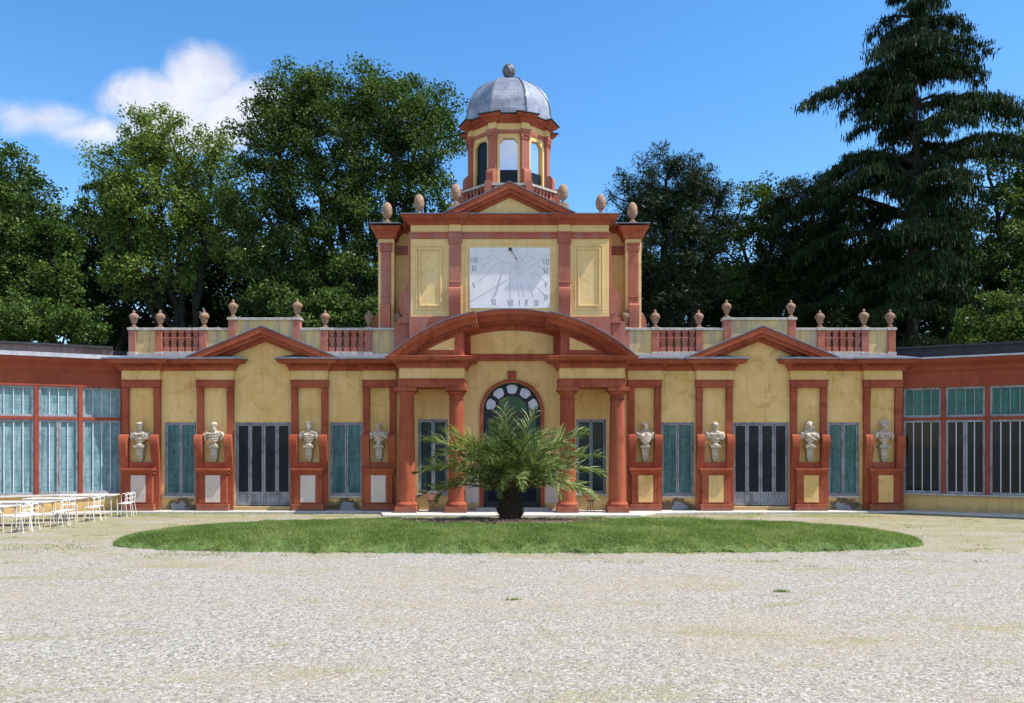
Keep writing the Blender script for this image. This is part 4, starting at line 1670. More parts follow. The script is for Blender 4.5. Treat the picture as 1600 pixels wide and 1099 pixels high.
def frond(az, el, length, droop, twist=0.0, dry=False, dens=1.0, name='frond'):
    """arching pinnate frond; el = launch angle"""
    n = 26
    pts = []
    p = Vector((PX + .10 * math.cos(az), PY_ + .10 * math.sin(az), pz + .54 + .12 * math.sin(el)))
    e = el
    az_ = az
    step = length / n
    dirs = []
    for i in range(n + 1):
        d = Vector((math.cos(e) * math.cos(az_), math.cos(e) * math.sin(az_), math.sin(e)))
        pts.append(p.copy()); dirs.append(d)
        p = p + d * step
        t = i / n
        e -= droop / n * (.35 + 1.5 * t)
        az_ += twist / n
    m = MB()
    m.tube(pts, [.020 * (1 - .85 * i / n) + .002 for i in range(n + 1)], 5)
    side_n = int(36 * dens)
    for s in (-1, 1):
        for i in range(side_n):
            t = .13 + .86 * (i + random.uniform(-.3, .3)) / side_n
            if t > .995: continue
            f = t * n
            k = min(int(f), n - 1)
            q = pts[k].lerp(pts[k + 1], f - k)
            d = dirs[k]
            hz = Vector((-math.sin(az_), math.cos(az_), 0))
            hz = Vector((d.y, -d.x, 0)).normalized() if d.xy.length > .1 else hz
            upv = hz.cross(d).normalized()
            if upv.z < 0: upv = -upv
            shape = math.sin(math.pi * min(1, t * .86 + .16)) ** .6
            ll = length * .27 * shape * random.uniform(.85, 1.1)
            if t < .22: ll *= .6
            sweep = .5 + .65 * t
            lift = random.choice((random.uniform(-.25, .15), random.uniform(.2, .8)))
            v = (hz * s * math.cos(sweep) + d * math.sin(sweep) + upv * lift).normalized()
            mid = q + v * ll * .55
            v2 = (v + Vector((0, 0, -.15 - .35 * random.random()))).normalized()
            tip = mid + v2 * ll * .5
            wv = v.cross(upv)
            wv = (d * .8 + upv * .35 * s).normalized() * .0165
            m.add([q - wv * .7, q + wv * .7, mid + wv, tip, mid - wv], [(0, 1, 2, 4), (4, 2, 3)])
    return m.build(name, L_DRY if dry else L_PALM, palm)


# fronds read from the photograph, then fill
named = [(math.radians(100), 1.46, 2.0, .40), (math.radians(50), 1.34, 1.95, .45), (math.radians(250), 1.30, 1.65, .5),
         (math.radians(20), 1.02, 2.15, .75), (math.radians(160), 1.08, 2.0, .75), (math.radians(350), .85, 2.05, .8),
         (math.radians(185), .72, 2.15, .72), (math.radians(10), .55, 2.1, .75), (math.radians(175), .38, 2.05, .75),
         (math.radians(345), .42, 2.05, .85), (math.radians(200), .48, 2.0, .85), (math.radians(195), .12, 1.9, .65),
         (math.radians(340), .18, 1.9, .85), (math.radians(230), .85, 1.7, 1.5), (math.radians(310), .95, 1.6, 1.6),
         (math.radians(285), .75, 1.3, 1.9), (math.radians(325), .5, 1.4, 1.7), (math.radians(215), .45, 1.5, 1.4),
         (math.radians(255), .6, 1.2, 1.9)]
for a in named:
    frond(a[0], a[1] + (.16 if a[1] < .9 else 0), a[2] * 1.0, a[3] * 1.3, random.uniform(-.3, .3))
for i in range(28):
    az = i * 2.399963 + random.uniform(-.15, .15)
    lev = (i + .5) / 28
    el = 1.42 - 1.02 * lev ** 1.2 + random.uniform(-.08, .08)
    ln = random.uniform(1.45, 1.9)
    dr = random.uniform(1.15, 1.75) + .15 * lev
    frond(az, el, ln * (1 if el < 1.2 else .95), dr, random.uniform(-.3, .3))
for i in range(7):
    frond(i * .9 + .3, .7, random.uniform(.35, .5), 1.1, 0, True, .8, 'dry_frond')

# ------------------------------------------------------------------ urns
def make_urn():
    u = thing('urn_finial', 'x', 'urn', (0, 0, 0))
    m = MB()
    m.box(-.075, .075, -.075, .075, 0, .035)
    m.lathe(0, 0, [(.06, .035), (.07, .05), (.05, .07), (.032, .085), (.034, .10), (.06, .13), (.085, .20), (.10, .255), (.125, .275), (.128, .30)], 24)
    m.build('urn_body', TERRAD, u, smooth=40)
    m = MB()
    m.lathe(0, 0, [(.125, .30), (.13, .31), (.12, .345), (.085, .385), (.05, .405), (.03, .415), (.028, .43), (.04, .445), (.03, .465), (.008, .50)], 24)
    m.build('urn_lid', TERRAD, u, smooth=40)
    return u


URN_AT = ['on the outermost post', 'on the post at the outer end of the outer balustrade', 'on the post at the inner end of the outer balustrade',
          'on the outer post of the raised wall behind the gable', 'on the inner post of the raised wall behind the gable',
          'on the post at the outer end of the inner balustrade', 'on the post at the inner end of the inner balustrade', 'on the last post beside the tower']
urn0 = make_urn(); used = False
for s in (-1, 1):
    for i, p in enumerate(POSTS):
        u = urn0 if not used else copy_tree(urn0)
        used = True
        top = (5.0 if p in RAISED else 4.73) + .068
        u.location = (s * p, PY + .02, top)
        u.rotation_euler = (0, 0, random.uniform(0, 1.5))
        k = random.uniform(.97, 1.04)
        u.scale = (k, k, k)
        tag(u, 'lidded terracotta urn %s, %s parapet' % (URN_AT[i], 'left' if s < 0 else 'right'), 'urn', 'terracotta urns along the parapets')


def make_acorn():
    u = thing('acorn_finial', 'x', 'finial', (0, 0, 0))
    m = MB()
    m.box(-.14, .14, -.14, .14, 0, .07)
    m.box(-.11, .11, -.11, .11, .07, .10)
    m.lathe(0, 0, [(.09, .10), (.10, .12), (.06, .15), (.045, .18), (.05, .20), (.09, .225), (.13, .27), (.152, .33), (.152, .37), (.158, .375), (.158, .392)], 24)
    m.build('acorn_cup', ACORN, u, smooth=40)
    m = MB()
    m.lathe(0, 0, [(.146, .39), (.148, .43), (.138, .49), (.115, .545), (.08, .59), (.04, .615), (.008, .625)], 24)
    m.build('acorn_top', ACORN, u, smooth=50)
    return u


ac0 = make_acorn(); used = False
for (x_, y_, z_, lab) in ((XC - 3.3, .72, 7.58, 'tan acorn finial on the left corner pier of the tower'),
                          (-2.47, .45, 7.716, 'tan acorn finial on the left end of the tower cornice, beside the treetops'),
                          (-1.50, .55, 8.02, 'grey topped acorn at the left foot of the tower pediment, beside the lantern'),
                          (1.36, .55, 8.02, 'grey topped acorn at the right foot of the tower pediment, beside the lantern'),
                          (2.36, .45, 7.716, 'tan acorn finial on the right end of the tower cornice'),
                          (XC + 3.3, .72, 7.58, 'reddish acorn finial on the right corner pier of the tower, against dark pine')):
    u = ac0 if not used else copy_tree(ac0)
    used = True
    u.location = (x_, y_, z_)
    u.scale = (.9, .9, 1.03)
    u.rotation_euler = (0, 0, random.uniform(-.2, .2))
    tag(u, lab, 'finial', 'acorn finials on the tower')
for s in (-1, 1):
    MB().box(XC + s * 1.43 - .15, XC + s * 1.43 + .15, .42, .70, 7.7, 8.018).build('finial_block', STONECAP, T, bevel=.006)

# ------------------------------------------------------------------ busts and brackets
def herm_bracket(cx, label):
    br = MB()
    y0 = -.10
    br.box(cx - .135, cx + .135, y0 - .13, 0, 1.625, 1.67)
    br.frustum(cx, y0 + .02, 1.60, 1.625, .085, .10, .12, .12)
    br.frustum(cx, y0 + .03, 1.375, 1.60, .07, .085, .098, .105)
    br.box(cx - .085, cx + .085, y0 - .075, 0, 1.34, 1.378)
    br.frustum(cx, y0 + .04, 1.30, 1.34, .04, .05, .06, .07)
    br.ellipsoid((cx, y0 + .035, 1.285), (.045, .05, .05), 12, 8)
    r_ = thing('wall_bracket', label, 'bracket', (cx, y0, 1.15), 'stone brackets under the busts')
    br.build('bracket_body', BRACK, r_, bevel=.005)
    return r_


def make_bust(cx, label, turn=0.0, hair='curls', robe='toga', seed=0):
    rd = random.Random(seed)
    y0 = -.14
    root = thing('bust', label, 'bust', (cx, y0, 1.67), 'marble busts in the niches')
    m = MB()
    E = m.ellipsoid
    Z = 1.67
    # socle
    m.lathe(cx, y0, [(.10, Z), (.10, Z + .03), (.07, Z + .045), (.055, Z + .075), (.075, Z + .11), (.06, Z + .15)], 20)
    # chest cut and shoulders
    E((cx, y0 + .01, Z + .20), (.13, .085, .13), 20, 14)
    E((cx, y0 + .02, Z + .30), (.17, .088, .10), 20, 14)
    for t in (-1, 1):
        E((cx + t * .155, y0 + .02, Z + .285), (.072, .07, .085), 16, 12)
        E((cx + t * .19, y0 + .015, Z + .23), (.05, .055, .075), 16, 12)
        E((cx + t * .07, y0 - .045, Z + .275), (.065, .045, .06), 14, 10)
    # neck and head
    Rz = Matrix.Rotation(turn, 3, 'Z')
    m.tube([(cx, y0 + .02, Z + .34), (cx + .01 * math.sin(turn), y0 + .0, Z + .45)], [.058, .048], 14)
    hc = Vector((cx + .012 * math.sin(turn), y0 - .01, Z + .515))

    def H(x, y, z):
        return hc + Rz @ Vector((x, y, z))
    E(hc, (.062, .078, .085), 18, 14, Rz)
    E(H(0, -.035, -.035), (.042, .045, .052), 14, 10, Rz)          # jaw
    E(H(0, -.082, -.005), (.0115, .020, .026), 10, 8, Rz)           # nose
    E(H(0, -.068, .028), (.045, .016, .012), 12, 8, Rz)            # brow
    E(H(0, -.071, -.038), (.020, .011, .009), 10, 6, Rz)           # mouth
    E(H(0, -.068, -.068), (.018, .014, .014), 10, 6, Rz)           # chin
    for t in (-1, 1):
        E(H(t * .063, .005, -.005), (.010, .016, .024), 8, 6, Rz)  # ears
        E(H(t * .036, -.055, -.018), (.018, .016, .016), 8, 6, Rz) # cheek
    if hair == 'curls' or hair == 'laurel' or hair == 'beard':
        for i in range(70):
            a, b_ = rd.uniform(0, 2 * math.pi), rd.uniform(.05, 1.35)
            p = Vector((math.sin(b_) * math.cos(a) * .068, math.sin(b_) * math.sin(a) * .078 + .012, math.cos(b_) * .088))
            if p.y < -.05 and p.z < .035: continue
            E(H(*p), (.017,) * 3, 7, 5)
    if hair in ('beard',):
        for i in range(36):
            p = (rd.uniform(-.045, .045), rd.uniform(-.082, -.04), rd.uniform(-.115, -.045))
            E(H(*p), (.014, .012, .02), 7, 5)
    if hair == 'laurel':
        for i in range(26):
            a = 2 * math.pi * i / 26
            E(H(.07 * math.cos(a), .08 * math.sin(a), .045 + .01 * math.sin(i * 2.1)), (.012, .012, .022), 7, 5)
    if hair == 'crown':
        for i in range(16):
            a = 2 * math.pi * i / 16
            m.tube([H(.058 * math.cos(a), .066 * math.sin(a), .035), H(.070 * math.cos(a), .078 * math.sin(a), .115)], [.016, .010], 6)
        E(H(0, 0, .05), (.064, .074, .03), 14, 8, Rz)
        for i in range(14):
            E(H(rd.choice((-1, 1)) * .06, rd.uniform(-.02, .06), rd.uniform(-.07, .03)), (.018,) * 3, 7, 5)
    if hair == 'cap':
        E(H(0, .01, .055), (.070, .080, .050), 16, 10, Rz)
        m.tube([H(.072 * math.cos(2 * math.pi * i / 20), .084 * math.sin(2 * math.pi * i / 20), .035) for i in range(21)], .012, 6)
        for i in range(30):
            E(H(rd.uniform(-.04, .04), rd.uniform(-.08, -.045), rd.uniform(-.11, -.05)), (.013, .012, .018), 7, 5)
    if hair == 'hood':
        E(H(0, .025, .02), (.082, .082, .105), 16, 12, Rz)
        for t in (-1, 1):
            m.tube([H(t * .06, -.03, .07), H(t * .08, -.015, 0), H(t * .085, 0, -.08), H(t * .09, .0, -.16)], [.022, .024, .028, .035], 8)
    if hair == 'helmet':
        E(H(0, .012, .04), (.076, .092, .068), 16, 12, Rz)
        m.tube([H(0, -.10, .055), H(0, -.085, .11), H(0, -.03, .145), H(0, .05, .14), H(0, .10, .08), H(0, .115, 0)], [.012, .02, .026, .026, .022, .014], 8)
        E(H(0, -.10, .05), (.05, .03, .012), 12, 6, Rz)
    if hair == 'bun':
        E(H(0, .012, .04), (.070, .080, .062), 16, 12, Rz)
        for i in range(9):
            a = math.pi * (i / 8)
            m.tube([H(.066 * math.cos(a), -.055 * math.sin(a), .045), H(.05 * math.cos(a), -.02, .085)], .011, 6)
        E(H(0, .07, .06), (.035, .035, .035), 10, 8)
        for t in (-1, 1):
            m.tube([H(t * .058, 0, -.02), H(t * .065, .01, -.08), H(t * .06, 0, -.14)], [.015, .014, .010], 6)

    # drapery
    def fold(pts, r_):
        m.tube([Vector((cx + p[0], y0 + p[1], Z + p[2])) for p in pts], r_, 8)
    if robe == 'toga':
        for i in range(7):
            q = i / 6
            fold([(-.18 + .05 * q, -.02, .33 - .04 * q), (-.10 + .06 * q, -.085, .30 - .07 * q), (.0 + .05 * q, -.095, .23 - .05 * q), (.10 + .02 * q, -.08, .17 - .02 * q), (.15, -.04, .13 + .02 * q)],
                 [.016, .017, .016, .014, .010])
        for i in range(5):
            fold([(.10 + .02 * i, -.03, .37 - .02 * i), (.13 + .015 * i, -.07, .29 - .02 * i), (.15 + .01 * i, -.05, .19)], [.014, .014, .010])
    elif robe == 'ruffle':
        for k in range(4):
            zz = .34 - .065 * k
            w = .15 - .022 * k
            fold([(-w + 2 * w * i / 10, -.075 - .03 * (1 - (i / 5 - 1) ** 2), zz - .035 * (1 - (i / 5 - 1) ** 2) + .014 * (-1) ** i) for i in range(11)], .021)
        for t in (-1, 1):
            fold([(t * .16, -.02, .35), (t * .21, -.05, .28), (t * .20, -.05, .20), (t * .15, -.04, .14)], [.02, .024, .02, .012])
    elif robe == 'armour':
        for k in range(3):
            zz = .29 - .05 * k
            fold([(-.10 + .02 * i, -.075 - .02 * (1 - (i / 5 - 1) ** 2), zz - .012 * (1 - (i / 5 - 1) ** 2)) for i in range(11)], .010)
        fold([(0, -.098, .33), (0, -.105, .15)], .007)
        for t in (-1, 1):
            for k in range(5):
                fold([(t * (.15 + .012 * k), -.045, .34 - .012 * k), (t * (.165 + .012 * k), -.06, .22)], [.014, .010])
            fold([(t * .05, -.06, .37), (t * .12, -.07, .35), (t * .19, -.03, .33)], .02)
    elif robe == 'shawl':
        for k in range(6):
            zz = .345 - .027 * k
            w = .20 - .012 * k
            fold([(-w + 2 * w * i / 12, -.055 - .048 * (1 - (i / 6 - 1) ** 2), zz - (.10 + .01 * k) * (1 - (i / 6 - 1) ** 2)) for i in range(13)], .0135)
        for t in (-1, 1):
            E((cx + t * .055, y0 - .06, Z + .185), (.048, .04, .045), 12, 8)
    elif robe == 'cloak':
        for t in (-1, 1):
            for k in range(4):
                fold([(t * (.06 + .02 * k), -.06, .36 - .01 * k), (t * (.12 + .02 * k), -.06, .27), (t * (.11 + .025 * k), -.055, .16)], [.016, .015, .008])
        fold([(-.12, -.05, .31), (-.03, -.10, .29), (.07, -.10, .30), (.14, -.06, .33)], .015)
        E((cx + .01, y0 - .075, Z + .19), (.06, .03, .06), 12, 8)
    me_tmp = m.build('tmp', BUST, None)
    md = me_tmp.modifiers.new('r', 'REMESH')
    md.mode = 'VOXEL'; md.voxel_size = .0085; md.use_smooth_shade = True
    dg = bpy.context.evaluated_depsgraph_get()
    me = bpy.data.meshes.new_from_object(me_tmp.evaluated_get(dg))
    me.name = 'bust'
    # shift into the thing's own frame
    me.transform(Matrix.Translation((-cx, -y0, -Z)))
    me.materials.clear(); me.materials.append(BUST)
    me.polygons.foreach_set('use_smooth', [True] * len(me.polygons))
    bpy.data.objects.remove(me_tmp)
    b_ = bpy.data.objects.new('bust_figure', me)
    COL.objects.link(b_); b_.parent = root
    root.scale = (1.13, 1.0, 1.0)
    return root


BUSTS = [('marble bust with wreathed turned head and gathered cloak, in the leftmost niche', .6, 'laurel', 'cloak', 'bracket under the leftmost bust, beside the left greenhouse wing'),
         ('marble bust of a bearded man in round cap and ruffles, beside the left garden door', 0.05, 'cap', 'ruffle', 'bracket under the bearded bust with the round cap'),
         ('marble bust with a tall crown and ribbed breastplate, right of the left garden door', -.05, 'crown', 'armour', 'bracket under the crowned bust'),
         ('marble bust of a bald man in a diagonally folded toga, left of the porch', -.1, 'bald', 'toga', 'bracket under the bald bust in a toga'),
         ('marble bust of a woman with banded hair and a scooped shawl, right of the porch', .1, 'bun', 'shawl', 'bracket under the bust in a scooped shawl'),
         ('marble bust with short curls and broad cloak, left of the right garden door', .5, 'curls', 'cloak', 'bracket under the curly haired bust in a broad cloak'),
         ('marble bust in a hood with crossed folds of cloth, right of the right garden door', -.15, 'hood', 'toga', 'bracket under the hooded bust'),
         ('marble bust in a crested helmet looking to the right, rightmost niche', .9, 'helmet', 'armour', 'bracket under the helmeted bust, beside the right greenhouse wing')]
for i, cx in enumerate(PIER_X):
    lab, turn, hair, robe, bl = BUSTS[i]
    herm_bracket(cx, 'tapered stone ' + bl)
    make_bust(cx, lab, turn, hair, robe, i)

# ------------------------------------------------------------------ bowls on stands
for x_, lab in ((-2.05, 'shallow terracotta bowl on a thin iron stand under the porch window left of the palm'),
                (2.0, 'shallow terracotta bowl on a thin iron stand under the porch window right of the palm')):
    b_ = thing('planter_bowl', lab, 'planter', (x_, -.5, 0), 'terracotta bowls in the porch')
    m = MB()
    m.lathe(x_, -.5, [(.08, .285), (.12, .30), (.155, .37), (.165, .42), (.185, .425), (.185, .46), (.16, .462), (.14, .42), (.10, .36), (.02, .35)], 28)
    m.build('bowl', TERRA, b_, smooth=35)
    m = MB()
    for k in range(3):
        a = k * 2.094 + .4
        ca, sa = math.cos(a), math.sin(a)
        m.tube([(x_ + .12 * ca, -.5 + .12 * sa, .31), (x_ + .05 * ca, -.5 + .05 * sa, .2), (x_ + .05 * ca, -.5 + .05 * sa, .12), (x_ + .11 * ca, -.5 + .11 * sa, 0)], .008, 6)
    m.tube([(x_ + .1 * math.cos(q * .5236), -.5 + .1 * math.sin(q * .5236), .27) for q in range(13)], .007, 5)
    m.build('stand', IRON, b_, smooth=60)

# ------------------------------------------------------------------ tables and chairs
def make_chair():
    """white metal cafe chair, faces local -x"""
    c_ = thing('cafe_chair', 'x', 'chair', (0, 0, 0))
    for t in (-1, 1):
        y_ = t * .14
        MB().tube([(-.17, y_ * 1.1, 0), (-.14, y_, .32), (-.13, y_, .335)], .0088, 7).build('leg', WHITE, c_, smooth=60)
        MB().tube([(.20, y_ * 1.1, 0), (.13, y_, .33), (.165, y_, .50), (.15, y_, .555), (.10, y_, .58), (.0, y_, .575), (-.02, y_, .56), (-.03, y_, .34)], .0088, 7).build('leg', WHITE, c_, smooth=60)
    m = MB().box(-.15, .14, -.15, .15, .322, .338)
    m.build('seat', WHITE, c_, bevel=.006)
    m = MB()
    m.tube([(.15, -.14, .555), (.175, -.07, .56), (.18, 0, .562), (.175, .07, .56), (.15, .14, .555)], .0088, 7)
    m.tube([(.15, -.135, .46), (.165, 0, .465), (.15, .135, .46)], .008, 6)
    m.build('backrest', WHITE, c_, smooth=60)
    return c_


def make_table():
    t_ = thing('cafe_table', 'x', 'table', (0, 0, 0))
    MB().box(-.62, .62, -.28, .28, .50, .525).build('tabletop', TOP, t_, bevel=.005)
    for a in (-1, 1):
        for b_ in (-1, 1):
            MB().tube([(a * .57, b_ * .24, 0), (a * .55, b_ * .22, .50)], .014, 8).build('leg', TOP, t_, smooth=60)
    m = MB()
    m.box(-.58, .58, -.25, -.235, .46, .50); m.box(-.58, .58, .235, .25, .46, .50)
    m.build('apron', TOP, t_)
    return t_


ch0, tb0 = make_chair(), make_table()
ORD = ['nearest the camera', 'second from the camera', 'third from the camera', 'farthest from the camera, by the building']
tabs = [(-10.75, -4.75), (-10.65, -3.55), (-10.55, -2.4), (-10.35, -1.25)]
u1 = u2 = False
for i, (tx, ty) in enumerate(tabs):
    t_ = tb0 if not u1 else copy_tree(tb0)
    u1 = True
    t_.location = (tx, ty, GZ); t_.rotation_euler = (0, 0, math.radians(3 + 2 * i))
    tag(t_, 'grey topped outdoor table, %s' % ORD[i], 'table', 'outdoor cafe tables')
    for j, (dx, dy, rz, lab) in enumerate(((.92, -.14, 0, 'front chair at its right end'), (.86, .22, 0, 'rear chair at its right end'),
                                           (.42, -.50, -90, 'near side, to the right'), (-.25, -.52, -90, 'near side, to the left'),
                                           (.35, .55, 90, 'chair on its far side'))):
        if j == 3 and i == 2: continue
        if j == 2 and i != 0 and i != 1: continue
        if j == 4: continue
        c_ = ch0 if not u2 else copy_tree(ch0)
        u2 = True
        c_.scale = (.72, .9, .98)
        c_.location = (tx + dx + random.uniform(-.03, .03), ty + dy, GZ)
        c_.rotation_euler = (0, 0, math.radians(rz + random.uniform(-9, 9)))
        tag(c_, 'white chair at the table %s, %s' % (ORD[i].split(',')[0], lab), 'chair', 'white cafe chairs')
# ------------------------------------------------------------------ trees
def leaf_quads(P, L, W, up=.35, rng=rng, hang=None):
    n = len(P)
    A = rng.standard_normal((n, 3))
    if hang is not None:
        A = A * (1 - hang) + np.array([0, 0, -1.0]) * hang * 2.2
    A /= np.linalg.norm(A, axis=1)[:, None]
    Nn = rng.standard_normal((n, 3)) * (1 - up) + np.array([0, 0, 1.0]) * up
    Bv = np.cross(A, Nn); Bv /= np.linalg.norm(Bv, axis=1)[:, None] + 1e-9
    Lq = L * rng.uniform(.7, 1.25, n)[:, None]; Wq = W * rng.uniform(.7, 1.25, n)[:, None]
    V = np.stack([P - A * Lq / 2, P + Bv * Wq / 2, P + A * Lq / 2, P - Bv * Wq / 2], 1).reshape(-1, 3)
    return V, np.arange(4 * n).reshape(-1, 4)


def tubes_np(segs, n=5):
    """segs: list of (p0, p1, r0, r1)"""
    P0 = np.array([s[0] for s in segs]); P1 = np.array([s[1] for s in segs])
    R0 = np.array([s[2] for s in segs]); R1 = np.array([s[3] for s in segs])
    d = P1 - P0; d /= np.linalg.norm(d, axis=1)[:, None] + 1e-9
    a = np.cross(d, np.array([.31, .22, .92])); a /= np.linalg.norm(a, axis=1)[:, None] + 1e-9
    b = np.cross(d, a)
    ang = np.arange(n) * 2 * np.pi / n
    ring = a[:, None, :] * np.cos(ang)[None, :, None] + b[:, None, :] * np.sin(ang)[None, :, None]
    V0 = P0[:, None, :] + ring * R0[:, None, None]
    V1 = P1[:, None, :] + ring * R1[:, None, None]
    V = np.concatenate([V0, V1], 1).reshape(-1, 3)
    k = np.arange(len(segs))[:, None] * 2 * n
    q = np.arange(n)
    Fq = np.stack([q, (q + 1) % n, (q + 1) % n + n, q + n], 1)
    Fq = (k[:, :, None] + Fq[None]).reshape(-1, 4)
    return V, Fq


def broad_tree(name, label, base, lobes, nclump, leaves, L, W, mat, trunk_r=.3, clump_r=.55, seed=1, surf=.55, cat='tree', group=None, stems=1, up=.35, fork=None, hang=None, flat=.7):
    """lobes: list of (cx, cy, cz, rx, ry, rz) in world units; base: (x, y)"""
    rg = np.random.default_rng(seed)
    bx, by = base
    org = np.array([bx, by, 0.0])
    root = thing(name, label, cat, (bx, by, 0), group)
    lob = np.array(lobes, float)
    vol = lob[:, 3] * lob[:, 4] * lob[:, 5]
    pick = rg.choice(len(lob), size=nclump, p=vol / vol.sum())
    u = rg.standard_normal((nclump, 3)); u /= np.linalg.norm(u, axis=1)[:, None]
    rad = np.where(rg.random(nclump) < surf, rg.uniform(.80, 1.06, nclump), rg.uniform(.15, .85, nclump) ** .6)
    C = lob[pick, :3] + u * lob[pick, 3:6] * rad[:, None]
    C += rg.standard_normal(C.shape) * .18
    C = C[C[:, 2] > 1.0]
    # skeleton
    f = fork if fork else max(1.2, lob[:, 2].min() - lob[:, 5].max() * .9)
    ctr = np.average(lob[:, :3], axis=0, weights=vol)
    top = lob[:, 2].max() + .4
    nodes = [np.array([bx, by, -.1])]; par = [-1]; plen = [0.0]
    nseg = 8
    for i in range(1, nseg + 1):
        t = i / nseg
        z = f + (top - f) * .55 * t if False else f * min(1, t * 1.0)
        nodes.append(np.array([bx + (ctr[0] - bx) * .25 * t + .05 * math.sin(i * 1.7), by + (ctr[1] - by) * .25 * t, f * t])); par.append(len(nodes) - 2); plen.append(plen[-1] + f / nseg)
    topn = len(nodes) - 1
    for li in np.argsort(lob[:, 2]):
        c = lob[li, :3]
        cur = topn; s = nodes[topn]
        k = max(2, int(np.linalg.norm(c - s) / .8))
        for i in range(1, k + 1):
            t = i / k
            p = s + (c - s) * t + np.array([0, 0, -.12 * np.linalg.norm(c - s) * math.sin(t * math.pi) * .5]) + rg.standard_normal(3) * .07
            nodes.append(p); par.append(cur); plen.append(plen[cur] + np.linalg.norm(p - nodes[cur])); cur = len(nodes) - 1
    order = np.argsort(np.linalg.norm(C - nodes[topn], axis=1))
    ends = []
    for ci in order:
        c = C[ci]
        Nn = np.array(nodes[4:]); Pl = np.array(plen[4:])
        dd = np.linalg.norm(Nn - c, axis=1)
        cost = dd + .22 * Pl + 1.1 * np.clip(Nn[:, 2] - c[2] + .1, 0, None)
        j = int(np.argmin(cost)) + 4
        s = nodes[j]
        dist = np.linalg.norm(c - s)
        k = max(1, int(dist / .55))
        cur = j
        for i in range(1, k + 1):
            t = i / k
            p = s + (c - s) * t + rg.standard_normal(3) * .05 * (i < k) + np.array([0, 0, -.06 * dist * math.sin(t * math.pi)])
            nodes.append(p); par.append(cur); plen.append(plen[cur] + dist / k); cur = len(nodes) - 1
        ends.append(cur)
    w = np.zeros(len(nodes))
    for e in ends: w[e] += 1
    for i in range(len(nodes) - 1, 0, -1):
        w[par[i]] += w[i]
    R_ = trunk_r * (np.maximum(w, .5) / w[0]) ** .46
    R_ = np.maximum(R_, .013)
    segs = [(nodes[par[i]], nodes[i], min(R_[par[i]], R_[i] * 1.5), R_[i]) for i in range(1, len(nodes))]
    V, Fq = tubes_np(segs, 6)
    mesh_np('trunk', V - org, Fq, BARK, root, smooth=True)
    # leaves gathered at the twig ends
    E = np.array([nodes[e] for e in ends])
    n = len(E)
    cnt = (leaves * rg.uniform(.5, 1.5, n)).astype(int)
    idx = np.repeat(np.arange(n), cnt)
    cr = clump_r * rg.uniform(.65, 1.35, n)
    g3 = rg.standard_normal((len(idx), 3))
    g3 /= np.linalg.norm(g3, axis=1)[:, None]
    g3 *= (rg.random(len(idx)) ** .5)[:, None]
    sc = np.stack([cr, cr, cr * flat], 1)
    P = E[idx] + g3 * sc[idx]
    V, Fq = leaf_quads(P, L, W, up, rg, hang)
    mesh_np('crown', V - org, Fq, mat, root)
    return root


def TX(px, y): return (px - 800) / F * (EYE_D + y)
def TZ(py, y): return EYE_Z + (692 - py) / F * (EYE_D + y)


def lobe(px, py, rpx, rpy, y, ry=None):
    k = (EYE_D + y) / F
    return (TX(px, y), y, TZ(py, y), rpx * k, (ry if ry else rpx * k * .8), rpy * k)


def big(name, label, bpx, y, lob, nclump, leaves, L, W, mat, **kw):
    lobes = [lobe(a, b, c, d, y + (e[0] if e else 0)) for a, b, c, d, *e in lob]
    return broad_tree(name, label, (TX(bpx, y), y), lobes, nclump, leaves, L, W, mat, **kw)


G1 = 'broadleaf trees behind the orangery'
big('broadleaf_tree', 'tall spreading green tree with a wide domed crown just left of the tower', 585, 13,
    [(470, 170, 60, 48), (545, 152, 74, 42), (630, 172, 72, 45), (425, 215, 60, 62), (520, 225, 80, 62), (650, 235, 72, 68), (412, 330, 55, 80), (480, 330, 65, 75), (590, 320, 65, 75),
     (672, 330, 48, 65), (560, 430, 95, 50), (440, 440, 70, 55)], 720, 170, .135, .08, L_BROAD, trunk_r=.42, clump_r=.62, seed=3, surf=.62, fork=4.2)
big('broadleaf_tree', 'airy light green tree with upright shoots, left of the big domed tree', 300, 15,
    [(235, 205, 42, 48), (200, 270, 55, 55), (275, 240, 55, 50), (335, 260, 42, 48), (250, 330, 75, 60), (325, 345, 50, 60), (185, 350, 50, 45), (235, 425, 75, 40)], 420, 105, .135, .09, L_LIGHT, trunk_r=.30, clump_r=.50, seed=8, surf=.6, fork=5.0, flat=1.0)
big('broadleaf_tree', 'bright green leafy tree at the left edge above the greenhouse roof', -10, 10,
    [(25, 275, 42, 38), (-40, 290, 60, 60), (15, 360, 75, 60), (60, 420, 60, 60), (0, 470, 100, 60), (95, 370, 22, 30)], 450, 125, .14, .085, L_BROAD, trunk_r=.3, clump_r=.5, seed=5, surf=.65, fork=3.2)
big('broadleaf_tree', 'deep green tree between the left edge tree and the airy light tree', 130, 18,
    [(130, 400, 70, 70), (60, 460, 90, 60), (210, 470, 90, 60), (150, 340, 40, 35)], 260, 90, .22, .13, L_SHADE, trunk_r=.3, clump_r=.65, seed=15, surf=.5, fork=3.0)
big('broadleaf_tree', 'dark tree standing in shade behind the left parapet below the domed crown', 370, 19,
    [(380, 420, 95, 80), (330, 480, 90, 50), (470, 470, 100, 60)], 260, 90, .24, .14, L_SHADE, trunk_r=.3, clump_r=.7, seed=16, surf=.5, fork=3.0)
big('pine_tree', 'dense dusky pine with a ragged rounded top just right of the tower', 1045, 12,
    [(1040, 285, 62, 42), (1080, 275, 40, 36), (1000, 325, 55, 55), (1085, 330, 58, 55), (1040, 390, 85, 80), (1020, 460, 80, 70), (1100, 430, 50, 60), (1125, 300, 22, 24)], 520, 105, .26, .035, L_PINE,
    trunk_r=.35, clump_r=.5, seed=21, surf=.6, fork=3.5, up=.1)
